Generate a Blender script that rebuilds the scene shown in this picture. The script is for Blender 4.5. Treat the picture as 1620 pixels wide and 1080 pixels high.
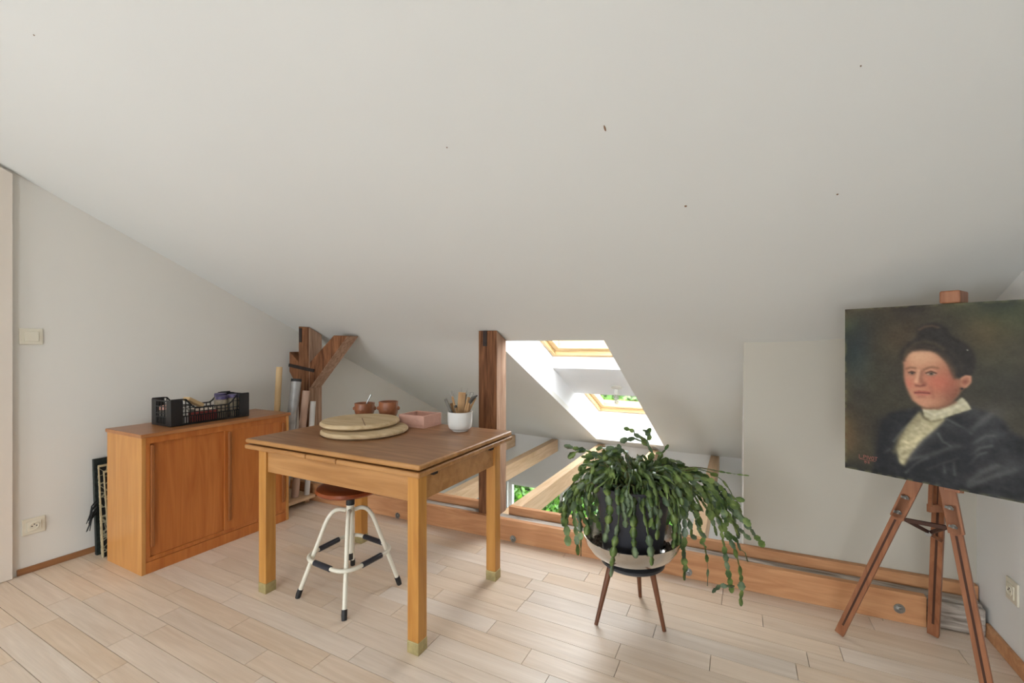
import bpy, math, random
import numpy as np
from mathutils import Vector, Matrix

random.seed(11)
scene = bpy.context.scene
col = scene.collection
for o in list(bpy.data.objects):
    bpy.data.objects.remove(o, do_unlink=True)

# ------------------------------------------------------------------ camera, sky, exposure
YAW = .475
cam_data = bpy.data.cameras.new('camera')
cam_data.sensor_fit = 'HORIZONTAL'
cam_data.sensor_width = 36.0
cam_data.lens = 36.0 * 700 / 1620
cam_data.shift_y = 5 / 1620
cam_data.clip_start = .05
cam = bpy.data.objects.new('camera', cam_data)
col.objects.link(cam)
cam.location = (0, 0, 1.25)
cam.rotation_euler = (math.radians(90), 0, YAW)
scene.camera = cam

world = bpy.data.worlds.new('overcast_sky')
scene.world = world
world.use_nodes = True
bg = world.node_tree.nodes['Background']
bg.inputs['Color'].default_value = (.90, .955, 1.0, 1)
bg.inputs['Strength'].default_value = 8.0

vs = scene.view_settings
vs.view_transform = 'Standard'
vs.look = 'None'
vs.gamma = 1
vs.use_curve_mapping = False
vs.exposure = .97


def portal(name, loc, size, normal):
    """sky-sampling portal filling a window opening (adds no light of its own)"""
    l = bpy.data.lights.new(name, 'AREA')
    l.shape = 'RECTANGLE'
    l.size, l.size_y = size
    l.cycles.is_portal = True
    o = bpy.data.objects.new(name, l)
    col.objects.link(o)
    o.location = loc
    o.rotation_euler = Vector(normal).to_track_quat('-Z', 'Y').to_euler()
    return o


RW = Vector((math.cos(YAW), math.sin(YAW), 0))      # camera right, on the floor plane
FW = Vector((-math.sin(YAW), math.cos(YAW), 0))     # camera forward


# ------------------------------------------------------------------ materials
def lin(c):
    return tuple(((v / 255) / 12.92 if v / 255 <= .04045 else ((v / 255 + .055) / 1.055) ** 2.4) for v in c)


def rgba(c):
    return (*lin(c), 1)


def new_mat(name):
    m = bpy.data.materials.new(name)
    m.use_nodes = True
    nt = m.node_tree
    return m, nt, nt.nodes['Principled BSDF']


def plain(name, c, rough=.5, metal=0, spec=.5, var=.06, scale=8, bump=0, bscale=60):
    """one colour with a faint procedural mottling"""
    m, nt, b = new_mat(name)
    N, L = nt.nodes.new, nt.links.new
    tc = N('ShaderNodeTexCoord')
    nz = N('ShaderNodeTexNoise'); nz.inputs['Scale'].default_value = scale; nz.inputs['Detail'].default_value = 3
    L(tc.outputs['Object'], nz.inputs['Vector'])
    rp = N('ShaderNodeValToRGB')
    l = lin(c)
    rp.color_ramp.elements[0].color = (*[v * (1 - var) for v in l], 1)
    rp.color_ramp.elements[1].color = (*[min(1, v * (1 + var)) for v in l], 1)
    rp.color_ramp.elements[0].position = .3
    rp.color_ramp.elements[1].position = .7
    L(nz.outputs['Fac'], rp.inputs['Fac'])
    L(rp.outputs['Color'], b.inputs['Base Color'])
    b.inputs['Roughness'].default_value = rough
    b.inputs['Metallic'].default_value = metal
    b.inputs['Specular IOR Level'].default_value = spec
    if bump:
        n2 = N('ShaderNodeTexNoise'); n2.inputs['Scale'].default_value = bscale; n2.inputs['Detail'].default_value = 4
        L(tc.outputs['Object'], n2.inputs['Vector'])
        bp = N('ShaderNodeBump'); bp.inputs['Strength'].default_value = bump; bp.inputs['Distance'].default_value = .01
        L(n2.outputs['Fac'], bp.inputs['Height']); L(bp.outputs['Normal'], b.inputs['Normal'])
    return m


def wood(name, c1, c2, axis='X', fine=16, long=1.3, rough=.45, tint=.0, bump=.04, spec=.4, rings=0, lo=.32, hi=.68):
    """timber: noise stretched along the grain, per-object offset and tint"""
    m, nt, b = new_mat(name)
    N, L = nt.nodes.new, nt.links.new
    tc = N('ShaderNodeTexCoord')
    oi = N('ShaderNodeObjectInfo')
    mul = N('ShaderNodeMath'); mul.operation = 'MULTIPLY'; mul.inputs[1].default_value = 37.0
    L(oi.outputs['Random'], mul.inputs[0])
    add = N('ShaderNodeVectorMath'); add.operation = 'ADD'
    L(tc.outputs['Object'], add.inputs[0]); L(mul.outputs[0], add.inputs[1])
    mp = N('ShaderNodeMapping')
    s = [fine] * 3
    s['XYZ'.index(axis)] = long
    mp.inputs['Scale'].default_value = s
    L(add.outputs[0], mp.inputs['Vector'])
    nz = N('ShaderNodeTexNoise'); nz.inputs['Scale'].default_value = 1.6; nz.inputs['Detail'].default_value = 5
    nz.inputs['Distortion'].default_value = .9 + rings
    L(mp.outputs[0], nz.inputs['Vector'])
    rp = N('ShaderNodeValToRGB')
    rp.color_ramp.elements[0].position = lo; rp.color_ramp.elements[1].position = hi
    rp.color_ramp.elements[0].color = rgba(c1); rp.color_ramp.elements[1].color = rgba(c2)
    L(nz.outputs['Fac'], rp.inputs['Fac'])
    out = rp.outputs['Color']
    # fine pores
    mp2 = N('ShaderNodeMapping')
    s2 = [fine * 14] * 3
    s2['XYZ'.index(axis)] = long * 5
    mp2.inputs['Scale'].default_value = s2
    L(add.outputs[0], mp2.inputs['Vector'])
    n2 = N('ShaderNodeTexNoise'); n2.inputs['Scale'].default_value = 1; n2.inputs['Detail'].default_value = 2
    L(mp2.outputs[0], n2.inputs['Vector'])
    hs = N('ShaderNodeHueSaturation')
    mr = N('ShaderNodeMapRange'); mr.inputs['To Min'].default_value = .9; mr.inputs['To Max'].default_value = 1.08
    L(n2.outputs['Fac'], mr.inputs['Value'])
    if tint:
        mt = N('ShaderNodeMapRange'); mt.inputs['To Min'].default_value = 1 - tint; mt.inputs['To Max'].default_value = 1 + tint
        L(oi.outputs['Random'], mt.inputs['Value'])
        mm = N('ShaderNodeMath'); mm.operation = 'MULTIPLY'
        L(mt.outputs[0], mm.inputs[0]); L(mr.outputs[0], mm.inputs[1])
        L(mm.outputs[0], hs.inputs['Value'])
        ms = N('ShaderNodeMath'); ms.operation = 'MULTIPLY'; ms.inputs[1].default_value = 7.31
        mf = N('ShaderNodeMath'); mf.operation = 'FRACT'
        L(oi.outputs['Random'], ms.inputs[0]); L(ms.outputs[0], mf.inputs[0])
        m3 = N('ShaderNodeMapRange'); m3.inputs['To Min'].default_value = .8; m3.inputs['To Max'].default_value = 1.2
        L(mf.outputs[0], m3.inputs['Value']); L(m3.outputs[0], hs.inputs['Saturation'])
    else:
        L(mr.outputs[0], hs.inputs['Value'])
    L(out, hs.inputs['Color'])
    L(hs.outputs['Color'], b.inputs['Base Color'])
    b.inputs['Roughness'].default_value = rough
    b.inputs['Specular IOR Level'].default_value = spec
    if bump:
        bp = N('ShaderNodeBump'); bp.inputs['Strength'].default_value = bump * 4; bp.inputs['Distance'].default_value = .004
        L(nz.outputs['Fac'], bp.inputs['Height']); L(bp.outputs['Normal'], b.inputs['Normal'])
    return m


def glass_thin(name, tint=(1, 1, 1)):
    m = bpy.data.materials.new(name); m.use_nodes = True
    nt = m.node_tree; nt.nodes.clear()
    N, L = nt.nodes.new, nt.links.new
    o = N('ShaderNodeOutputMaterial'); mx = N('ShaderNodeMixShader')
    t = N('ShaderNodeBsdfTransparent'); t.inputs['Color'].default_value = (*tint, 1)
    g = N('ShaderNodeBsdfGlossy'); g.inputs['Roughness'].default_value = .02
    mx.inputs['Fac'].default_value = .06
    L(t.outputs[0], mx.inputs[1]); L(g.outputs[0], mx.inputs[2]); L(mx.outputs[0], o.inputs['Surface'])
    return m


def leafy(name, c1, c2, trans=.35, scale=22):
    m = bpy.data.materials.new(name); m.use_nodes = True
    nt = m.node_tree; b = nt.nodes['Principled BSDF']
    N, L = nt.nodes.new, nt.links.new
    tc = N('ShaderNodeTexCoord'); oi = N('ShaderNodeObjectInfo')
    geo = N('ShaderNodeNewGeometry')
    nz = N('ShaderNodeTexNoise'); nz.inputs['Scale'].default_value = scale
    L(geo.outputs['Position'], nz.inputs['Vector'])
    rp = N('ShaderNodeValToRGB'); rp.color_ramp.elements[0].color = rgba(c1); rp.color_ramp.elements[1].color = rgba(c2)
    rp.color_ramp.elements[0].position = .35; rp.color_ramp.elements[1].position = .68
    L(nz.outputs['Fac'], rp.inputs['Fac']); L(rp.outputs['Color'], b.inputs['Base Color'])
    b.inputs['Roughness'].default_value = .32
    b.inputs['Specular IOR Level'].default_value = .45
    tr = N('ShaderNodeBsdfTranslucent')
    hs = N('ShaderNodeHueSaturation'); hs.inputs['Value'].default_value = 1.6; hs.inputs['Saturation'].default_value = 1.15
    L(rp.outputs['Color'], hs.inputs['Color']); L(hs.outputs['Color'], tr.inputs['Color'])
    mx = N('ShaderNodeMixShader'); mx.inputs['Fac'].default_value = trans
    L(b.outputs[0], mx.inputs[1]); L(tr.outputs[0], mx.inputs[2])
    L(mx.outputs[0], nt.nodes['Material Output'].inputs['Surface'])
    return m


M = dict(
    plaster=plain('white_plaster', (228, 228, 226), rough=.9, spec=.15, var=.012, scale=1.3, bump=.05, bscale=14),
    plaster_ceiling=plain('ceiling_plaster', (222, 223, 219), rough=.9, spec=.15, var=.012, scale=1.0, bump=.05, bscale=9),
    plaster_knee=plain('knee_wall_shaded', (194, 189, 177), rough=.9, spec=.15, var=.012, scale=1.3, bump=.05, bscale=14),  # greyer than the other plaster: shade under the slope put into its colour
    plaster_warm=plain('left_wall_paint', (226, 223, 216), rough=.9, spec=.15, var=.012, scale=1.3, bump=.05, bscale=14),
    reveal=plain('reveal_paint', (234, 236, 238), rough=.85, spec=.15, var=.008),
    panel_white=plain('door_paint', (222, 212, 200), rough=.7, spec=.25, var=.01),
    oak_floor=wood('limed_oak', (214, 193, 171), (233, 216, 198), 'X', fine=13, long=1.0, rough=.36, tint=.05, spec=.45, rings=1.0, bump=.012, lo=.22, hi=.80),
    subfloor=plain('joint_dark', (128, 100, 78), rough=.9, var=.1),
    base_brown=wood('baseboard_brown', (140, 94, 58), (162, 114, 74), 'Y', fine=14, rough=.5),
    pine_orange=wood('oiled_larch', (185, 130, 88), (208, 156, 112), 'X', fine=12, rough=.5, rings=.6),
    pine_pale=wood('pale_spruce', (204, 170, 132), (222, 192, 158), 'Y', fine=13, rough=.55, rings=.5),
    pale_face=wood('pale_timber_face', (150, 116, 94), (190, 158, 134), 'Z', fine=22, long=1.6, rough=.85, bump=.2, spec=.2, rings=.5),
    old_post=wood('old_hewn_timber', (82, 51, 33), (142, 98, 68), 'Z', fine=18, long=1.6, rough=.85, bump=.22, spec=.2, rings=.5),
    old_brace=wood('old_hewn_brace', (88, 54, 34), (150, 102, 70), 'Z', fine=15, long=3.0, rough=.85, bump=.2, spec=.2),
    grey_beam=wood('weathered_beam', (128, 119, 110), (200, 191, 181), 'X', fine=20, long=1.8, rough=.9, bump=.25, spec=.15, rings=1.0),
    cab_side=wood('cabinet_veneer_side', (184, 126, 66), (200, 144, 82), 'Z', fine=9, long=.9, rough=.34, rings=.5),
    cab_door=wood('cabinet_veneer_door', (170, 96, 42), (192, 118, 58), 'Z', fine=8, long=.8, rough=.33, rings=1.0),
    cab_top=wood('cabinet_veneer_top', (160, 104, 62), (178, 122, 76), 'Y', fine=10, long=.9, rough=.3, rings=.5),
    cab_handle=wood('cabinet_handle', (138, 82, 40), (160, 98, 52), 'Z', fine=20, rough=.4),
    table_top=wood('table_top_oak', (128, 86, 54), (160, 116, 78), 'X', fine=12, long=1.2, rough=.36, rings=.6),
    table_edge=wood('table_leaf_oak', (158, 110, 62), (184, 136, 84), 'X', fine=12, long=1.2, rough=.36),
    table_leg=wood('table_leg_oak', (172, 116, 52), (196, 142, 72), 'Z', fine=14, long=1.2, rough=.36),
    brass=plain('worn_brass', (176, 164, 118), rough=.38, metal=.55, var=.2, scale=30),
    seat=wood('stool_seat_beech', (120, 56, 28), (150, 76, 40), 'X', fine=10, rough=.28, rings=.8),
    cream_metal=plain('cream_enamel', (222, 217, 200), rough=.35, var=.02),
    rubber=plain('black_rubber', (26, 26, 28), rough=.55, var=.1),
    navy=plain('dark_blue_sleeve', (34, 37, 48), rough=.3, var=.1),
    chrome=plain('chrome', (200, 200, 198), rough=.18, metal=1, var=.03),
    steel=plain('zinc_steel', (150, 150, 146), rough=.36, metal=.9, var=.12, scale=40),
    iron=plain('dark_iron', (58, 48, 44), rough=.7, metal=.4, var=.2, scale=30),
    crate=plain('black_plastic', (22, 22, 24), rough=.4, var=.1),
    alu=plain('polished_aluminium', (206, 203, 198), rough=.16, metal=.95, var=.04),
    pot=plain('anthracite_plastic', (60, 60, 66), rough=.5, var=.08),
    disc=plain('stand_disc', (48, 50, 54), rough=.4, var=.1),
    walnut=wood('walnut_leg', (92, 54, 34), (124, 78, 50), 'Z', fine=22, rough=.4),
    soil=plain('potting_soil', (52, 38, 28), rough=.95, var=.5, scale=60, bump=.6, bscale=90),
    gravel=plain('clay_gravel', (92, 76, 62), rough=.9, var=.5, scale=40),
    cactus=leafy('cactus_green', (74, 98, 54), (140, 160, 92), .28),
    cactus_dark=leafy('cactus_dark_green', (74, 94, 70), (128, 146, 112), .2),
    stem=plain('cactus_stem', (104, 98, 60), rough=.7),
    hedge=leafy('hedge_green', (58, 98, 32), (104, 146, 58), .3, 3),
    grass=plain('lawn', (72, 116, 40), rough=.95, var=.25, scale=3),
    path=plain('gravel_path', (176, 172, 166), rough=.9),
    bark=plain('bark', (88, 70, 52), rough=.9, var=.2),
    terracotta=plain('glazed_terracotta', (146, 92, 62), rough=.35, var=.14, scale=20),
    clay=plain('pink_clay', (204, 160, 144), rough=.85, var=.06, scale=25, bump=.15),
    ceramic=plain('white_ceramic', (226, 226, 222), rough=.16, var=.01),
    bat=wood('bare_plywood', (182, 156, 118), (206, 184, 148), 'X', fine=9, long=1.2, rough=.75, rings=.8),
    tool_wood=wood('tool_boxwood', (140, 104, 66), (178, 140, 96), 'Z', fine=30, rough=.6),
    tool_dark=plain('tool_dark', (62, 60, 56), rough=.5, var=.15, scale=40),
    tool_grey=plain('tool_grey', (112, 108, 100), rough=.5, var=.15, scale=40),
    easel=wood('easel_beech', (134, 85, 57), (160, 107, 75), 'Z', fine=22, long=1.4, rough=.4),
    slot=plain('easel_slot', (66, 36, 22), rough=.7),
    cardboard=plain('cardboard', (206, 176, 132), rough=.85, var=.05),
    silver_film=plain('silver_film', (168, 168, 168), rough=.3, metal=.3, var=.12, scale=18),
    pink_paper=plain('kraft_pink_paper', (188, 158, 140), rough=.8, var=.04),
    white_paper=plain('white_paper', (206, 204, 200), rough=.8, var=.03),
    switch=plain('ivory_plastic', (224, 218, 200), rough=.4, var=.01),
    hole=plain('socket_hole', (40, 38, 36), rough=.8),
    lamp_white=plain('lamp_white', (226, 226, 218), rough=.4, var=.01),
    portfolio=plain('green_black_marbled', (26, 34, 30), rough=.6, var=.9, scale=60),
    ribbon=plain('black_ribbon', (20, 22, 22), rough=.8),
    cream_edge=plain('cream_wood_edge', (196, 178, 140), rough=.8, var=.1, scale=30),
    purple=plain('purple_lid', (84, 74, 112), rough=.4, var=.03),
    jar=plain('jar_contents', (150, 138, 118), rough=.25, var=.3, scale=40),
    red=plain('red_carton', (150, 62, 58), rough=.5, var=.2, scale=30),
    off_white=plain('off_white_carton', (214, 200, 184), rough=.6, var=.08),
    pane=glass_thin('window_pane'),
    window_pine=wood('window_pine', (214, 178, 122), (232, 204, 156), 'X', fine=14, rough=.4),
    white_frame=plain('white_window_paint', (232, 232, 228), rough=.4, var=.01),
    curtain=plain('grey_curtain', (150, 150, 150), rough=.9, var=.1),
    screed=plain('lower_floor', (150, 122, 94), rough=.6, var=.05),
)


def branch_print():
    """black sheet with pale branching lines (printed)"""
    m, nt, b = new_mat('branch_print')
    N, L = nt.nodes.new, nt.links.new
    tc = N('ShaderNodeTexCoord')
    nz = N('ShaderNodeTexNoise'); nz.inputs['Scale'].default_value = 9
    mx = N('ShaderNodeMix'); mx.data_type = 'VECTOR'; mx.inputs['Factor'].default_value = .08
    L(tc.outputs['Object'], nz.inputs['Vector'])
    L(tc.outputs['Object'], mx.inputs[4]); L(nz.outputs['Color'], mx.inputs[5])
    v = N('ShaderNodeTexVoronoi'); v.feature = 'DISTANCE_TO_EDGE'; v.inputs['Scale'].default_value = 26
    L(mx.outputs[1], v.inputs['Vector'])
    rp = N('ShaderNodeValToRGB')
    rp.color_ramp.elements[0].color = rgba((176, 168, 140)); rp.color_ramp.elements[0].position = .03
    rp.color_ramp.elements[1].color = rgba((18, 20, 18)); rp.color_ramp.elements[1].position = .07
    L(v.outputs['Distance'], rp.inputs['Fac']); L(rp.outputs['Color'], b.inputs['Base Color'])
    b.inputs['Roughness'].default_value = .6
    return m


M['branch'] = branch_print()

# ------------------------------------------------------------------ mesh helpers
ORG = {}


class MB:
    def __init__(self):
        self.v, self.f = [], []

    def add(self, vs_, fs):
        n = len(self.v)
        self.v += [tuple(p) for p in vs_]
        self.f += [tuple(i + n for i in f) for f in fs]
        return self

    def hexa(self, p):     # 4 bottom (ccw), 4 top
        return self.add(p, [(3, 2, 1, 0), (4, 5, 6, 7), (0, 1, 5, 4), (1, 2, 6, 5), (2, 3, 7, 6), (3, 0, 4, 7)])

    def box(self, x0, x1, y0, y1, z0, z1):
        return self.hexa([(x0, y0, z0), (x1, y0, z0), (x1, y1, z0), (x0, y1, z0),
                          (x0, y0, z1), (x1, y0, z1), (x1, y1, z1), (x0, y1, z1)])

    def bar(self, p0, p1, w, h, side=(0, 0, 1), w1=None, h1=None):
        """bar from p0 to p1; h measured along `side` (made square to the axis), w across"""
        p0, p1 = Vector(p0), Vector(p1)
        d = (p1 - p0).normalized()
        s = Vector(side); s = (s - d * s.dot(d)).normalized()
        t = d.cross(s)
        w1 = w if w1 is None else w1; h1 = h if h1 is None else h1
        q = []
        for p, a, b in ((p0, w, h), (p1, w1, h1)):
            q += [p - t * a / 2 - s * b / 2, p + t * a / 2 - s * b / 2, p + t * a / 2 + s * b / 2, p - t * a / 2 + s * b / 2]
        return self.hexa(q)

    def prism(self, poly, off):
        n = len(poly); off = Vector(off)
        a = [Vector(p) for p in poly]
        return self.add(a + [p + off for p in a], [tuple(range(n))[::-1], tuple(range(n, 2 * n))] +
                        [(i, (i + 1) % n, (i + 1) % n + n, i + n) for i in range(n)])

    def tube(self, path, r, seg=10, closed=False, caps=True):
        path = [Vector(p) for p in path]
        n = len(path)
        rr = r if isinstance(r, (list, tuple)) else [r] * n
        up = None
        rings = []
        for i, p in enumerate(path):
            if closed:
                d = path[(i + 1) % n] - path[i - 1]
            else:
                d = path[min(i + 1, n - 1)] - path[max(i - 1, 0)]
            d.normalize()
            if up is None:
                up = Vector((0, 0, 1)) if abs(d.z) < .9 else Vector((1, 0, 0))
            a = (up - d * up.dot(d)).normalized()
            up = a
            b = d.cross(a)
            rings.append([p + (a * math.cos(k * 2 * math.pi / seg) + b * math.sin(k * 2 * math.pi / seg)) * rr[i] for k in range(seg)])
        vs_ = [q for rg in rings for q in rg]
        fs = []
        for i in range(n if closed else n - 1):
            j = (i + 1) % n
            for k in range(seg):
                l = (k + 1) % seg
                fs.append((i * seg + k, i * seg + l, j * seg + l, j * seg + k))
        if caps and not closed:
            fs.append(tuple(range(seg))[::-1]); fs.append(tuple((n - 1) * seg + k for k in range(seg)))
        return self.add(vs_, fs)

    def lathe(self, prof, c=(0, 0, 0), seg=32, axis=None, closed=False):
        """profile of (r, z); axis = optional rotation matrix about c"""
        c = Vector(c); vs_ = []
        for r, z in prof:
            for k in range(seg):
                p = Vector((r * math.cos(2 * math.pi * k / seg), r * math.sin(2 * math.pi * k / seg), z))
                if axis is not None:
                    p = axis @ p
                vs_.append(c + p)
        n = len(prof); fs = []
        for i in range(n if closed else n - 1):
            j = (i + 1) % n
            for k in range(seg):
                l = (k + 1) % seg
                fs.append((i * seg + k, i * seg + l, j * seg + l, j * seg + k))
        if not closed:
            if prof[0][0] > 1e-5: fs.append(tuple(range(seg))[::-1])
            if prof[-1][0] > 1e-5: fs.append(tuple((n - 1) * seg + k for k in range(seg)))
        return self.add(vs_, fs)

    def build(self, name, mat, parent=None, org=None, smooth=False, bevel=0, bseg=2):
        if parent is not None:
            o0 = ORG[parent.name]
        else:
            o0 = Vector(org) if org is not None else Vector((0, 0, 0))
        me = bpy.data.meshes.new(name)
        me.from_pydata([tuple(Vector(p) - o0) for p in self.v], [], self.f)
        me.update()
        bmat = M[mat] if isinstance(mat, str) else mat
        me.materials.append(bmat)
        if smooth:
            me.polygons.foreach_set('use_smooth', [True] * len(me.polygons))
        ob = bpy.data.objects.new(name, me)
        col.objects.link(ob)
        if parent is not None:
            ob.parent = parent
        else:
            ob.location = o0
        ORG[ob.name] = o0
        if smooth:
            try:
                me.set_sharp_from_angle(angle=math.radians(42))
            except Exception:
                pass
        if bevel:
            md = ob.modifiers.new('bevel', 'BEVEL'); md.width = bevel; md.segments = bseg; md.limit_method = 'ANGLE'
            md.angle_limit = math.radians(40)
        return ob


def tag(o, label, cat, group=None, kind=None):
    o['label'] = label
    if cat: o['category'] = cat
    if group: o['group'] = group
    if kind: o['kind'] = kind
    return o


def thing(name, loc, label, cat, group=None):
    o = bpy.data.objects.new(name, None)
    o.empty_display_size = .05
    col.objects.link(o)
    o.location = loc
    ORG[o.name] = Vector(loc)
    return tag(o, label, cat, group)


def bez(p, n):
    p = [Vector(q) for q in p]
    out = []
    for i in range(n + 1):
        t = i / n; q = p
        while len(q) > 1:
            q = [a.lerp(b, t) for a, b in zip(q, q[1:])]
        out.append(q[0])
    return out


# ------------------------------------------------------------------ the room
XL, XR, YF, YB = -3.47, .95, 5.30, -2.6
CX0, CX1 = -3.52, 1.0


def bow(x):
    return .0165 * (x + 1.5) ** 2 if x < -1.5 else (.12 * x * x if x > 0 else 0)


def zc(x, y):
    return 2.53 - .47 * y + bow(x)


def kerb_y(x):
    return 2.545 + .04 * x


HX0, HX1, HY0, HY1 = -1.50, -.74, 2.67, 5.09       # opening of the skylight shaft in the ceiling

# ceiling: sloped, slightly bowed plaster with the skylight opening, then flat behind the camera
mb = MB()
RFX0, RFX1, RFY0, RFY1 = -1.75, -.75, -2.1, -1.1      # unseen roof window in the flat ceiling, added to brighten the floor
RWN = [(-3.30, -1.75), (-.75, .50)]                  # unseen low rear windows, added and shaped to light the sloping ceiling
xs = sorted(set([RFX0, RFX1] + [round(v, 4) for v in np.linspace(CX0, HX0, 9)] + [HX1, -.4] + [round(v, 4) for v in np.linspace(0, CX1, 7)]))
ys = [YB - .1, RFY0, RFY1, -.9, 0, 1, 2, HY0, 3.5, 4.3, HY1, YF + .1]
idx = {}
for i, x in enumerate(xs):
    for j, y in enumerate(ys):
        idx[i, j] = len(mb.v); mb.v.append((x, y, zc(x, y) if y > -.85 else zc(x, -.9)))
HOLES = [(HX0, HX1, HY0, HY1), (RFX0, RFX1, RFY0, RFY1)]
for i in range(len(xs) - 1):
    for j in range(len(ys) - 1):
        xm, ym = (xs[i] + xs[i + 1]) / 2, (ys[j] + ys[j + 1]) / 2
        if any(p < xm < q and r < ym < s for p, q, r, s in HOLES):
            continue
        mb.f.append((idx[i, j], idx[i, j + 1], idx[i + 1, j + 1], idx[i + 1, j]))
ce = mb.build('ceiling', 'plaster_ceiling')
sd = ce.modifiers.new('thickness', 'SOLIDIFY'); sd.thickness = .05; sd.offset = -1
tag(ce, 'white sloping attic ceiling with a skylight opening', 'ceiling', kind='structure')


# small dark fly specks and a cobweb wisp on the plaster
for x, y, r, st_ in ((-.364, 1.325, .0035, 3.6), (-.170, 1.678, .0050, 1), (-.905, 1.265, .0028, 1), (.277, 1.726, .0032, 1), (-2.059, .574, .0028, 1), (.258, 1.323, .0018, 1)):
    n_ = Vector((0, -.47, -1)).normalized()
    ax = n_.to_track_quat('Z', 'Y').to_matrix() @ Matrix.Diagonal((1, st_, 1))
    MB().lathe([(0, -.001), (r, -.001), (r * .8, .0012), (0, .0018)], (x, y, zc(x, y)), 10, ax).build('speck', 'subfloor', ce)


def side_poly(x, y0, y1, z0):
    ys_ = [y0] + ([-.9] if y0 < -.9 < y1 else []) + [y1]
    top = [(x, y, zc(x, max(y, -.9)) + .045) for y in ys_]
    return [(x, y0, z0), (x, y1, z0)] + top[::-1]


w = MB().prism(side_poly(XL, YB - .1, YF + .1, -2.6), (-.12, 0, 0)).build('wall_left', 'plaster_warm')
tag(w, 'white gable wall on the left, running on past the beams', 'wall', kind='structure')
w = MB().prism(side_poly(XR, YB - .1, 2.9, -.2), (.12, 0, 0)).build('wall_right', 'plaster')
tag(w, 'white wall on the right behind the easel', 'wall', kind='structure')
# knee wall closing the slope at the right, and the partition running back beside the void
k0, k1 = kerb_y(.02) + .152, kerb_y(XR) + .152
pl = [(.02, k0), (XR + .05, k1), (XR + .05, k1 + .1), (.02, k0 + .1)]
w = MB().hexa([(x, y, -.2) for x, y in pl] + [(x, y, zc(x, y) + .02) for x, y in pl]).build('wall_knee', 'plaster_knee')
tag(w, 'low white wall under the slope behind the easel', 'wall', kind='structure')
pl = [(.02, k0 + .1), (.14, k0 + .1), (.14, YF + .1), (.02, YF + .1)]
w = MB().hexa([(x, y, -2.6) for x, y in pl] + [(x, y, zc(x, y) + .02) for x, y in pl]).build('wall_partition', 'plaster')
tag(w, 'bright edge of the white wall beside the void', 'wall', kind='structure')
# far wall below the slope with the garden window
WX0, WX1, WZ0, WZ1 = -2.80, -.56, -1.02, -.60
mb = MB()
mb.box(XL - .1, WX0, YF, YF + .2, -2.6, .12); mb.box(WX1, .14, YF, YF + .2, -2.6, .12)
mb.box(WX0, WX1, YF, YF + .2, -2.6, WZ0); mb.box(WX0, WX1, YF, YF + .2, WZ1, .12)
tag(mb.build('wall_far', 'plaster'), 'grey-white far wall beyond the void', 'wall', kind='structure')
tag(MB().box(XL, .02, 2.55, 2.64, -2.6, -.2).build('wall_below', 'plaster'), 'wall of the lower room under the floor edge', 'wall', kind='structure')
tag(MB().box(XL - .1, .1, 2.6, YF + .1, -2.62, -2.5).build('floor_lower', 'screed'), 'floor of the room below the void', 'floor', kind='structure')
zt = zc(XL, -.9) + .045
RZ0, RZ1 = .06, 1.26
mb = MB()
edges = [XL - .1, RWN[0][0], RWN[0][1], RWN[1][0], RWN[1][1], XR + .1]
for i in range(0, 6, 2):
    mb.box(edges[i], edges[i + 1], YB - .15, YB, -.2, zt)
for p, q in RWN:
    mb.box(p, q, YB - .15, YB, -.2, RZ0); mb.box(p, q, YB - .15, YB, RZ1, zt)
tag(mb.build('wall_rear', 'plaster'), 'rear wall behind the viewer with two low windows added for fill light', 'wall', kind='structure')


def frame_window(name, x0, x1, y, z0, z1, label, mull=1, mat='white_frame', t=.05):
    e = thing(name, ((x0 + x1) / 2, y, z0), label, 'window'); e['kind'] = 'structure'
    m_ = MB()
    m_.box(x0, x1, y, y + .06, z0, z0 + t); m_.box(x0, x1, y, y + .06, z1 - t, z1)
    m_.box(x0, x0 + t, y, y + .06, z0 + t, z1 - t); m_.box(x1 - t, x1, y, y + .06, z0 + t, z1 - t)
    m_.build('window_frame', mat, e, bevel=.004)
    n = mull + 1
    for i in range(n):
        a = x0 + t + (x1 - x0 - 2 * t) * i / n; b = x0 + t + (x1 - x0 - 2 * t) * (i + 1) / n
        if i: MB().box(a - .025, a + .025, y, y + .06, z0 + t, z1 - t).build('mullion', mat, e, bevel=.004)
        MB().box(a + .02 * (i > 0), b - .02 * (i < n - 1), y + .025, y + .03, z0 + t, z1 - t).build('pane', 'pane', e)
    return e


frame_window('window_3', WX0, WX1, YF + .05, WZ0, WZ1, 'white framed garden window in the far wall below', 2)
frame_window('added_window_4', *RWN[0], YB - .1, RZ0, RZ1, 'unseen low rear window on the left, added for fill light', 1)
frame_window('added_window_5', *RWN[1], YB - .1, RZ0, RZ1, 'unseen low rear window on the right, added for fill light', 1)
zr = zc(-1, -.9)
e = thing('added_window_6', ((RFX0 + RFX1) / 2, (RFY0 + RFY1) / 2, zr), 'unseen pine framed roof window behind the viewer, added for floor light', 'window'); e['kind'] = 'structure'
m_ = MB()
for u in ((RFX0, RFX1, RFY0, RFY0 + .06), (RFX0, RFX1, RFY1 - .06, RFY1), (RFX0, RFX0 + .06, RFY0 + .06, RFY1 - .06), (RFX1 - .06, RFX1, RFY0 + .06, RFY1 - .06)):
    m_.box(*u, zr - .01, zr + .16)
m_.build('window_frame', 'window_pine', e)
MB().box(RFX0 + .06, RFX1 - .06, RFY0 + .06, RFY1 - .06, zr + .10, zr + .106).build('pane', 'pane', e)
portal('sky_portal', ((RFX0 + RFX1) / 2, (RFY0 + RFY1) / 2, zr + .2), (RFX1 - RFX0, RFY1 - RFY0), (0, 0, -1))
for p, q in RWN:
    portal('sky_portal', ((p + q) / 2, YB - .16, (RZ0 + RZ1) / 2), (q - p, RZ1 - RZ0), (0, 1, 0))
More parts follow.
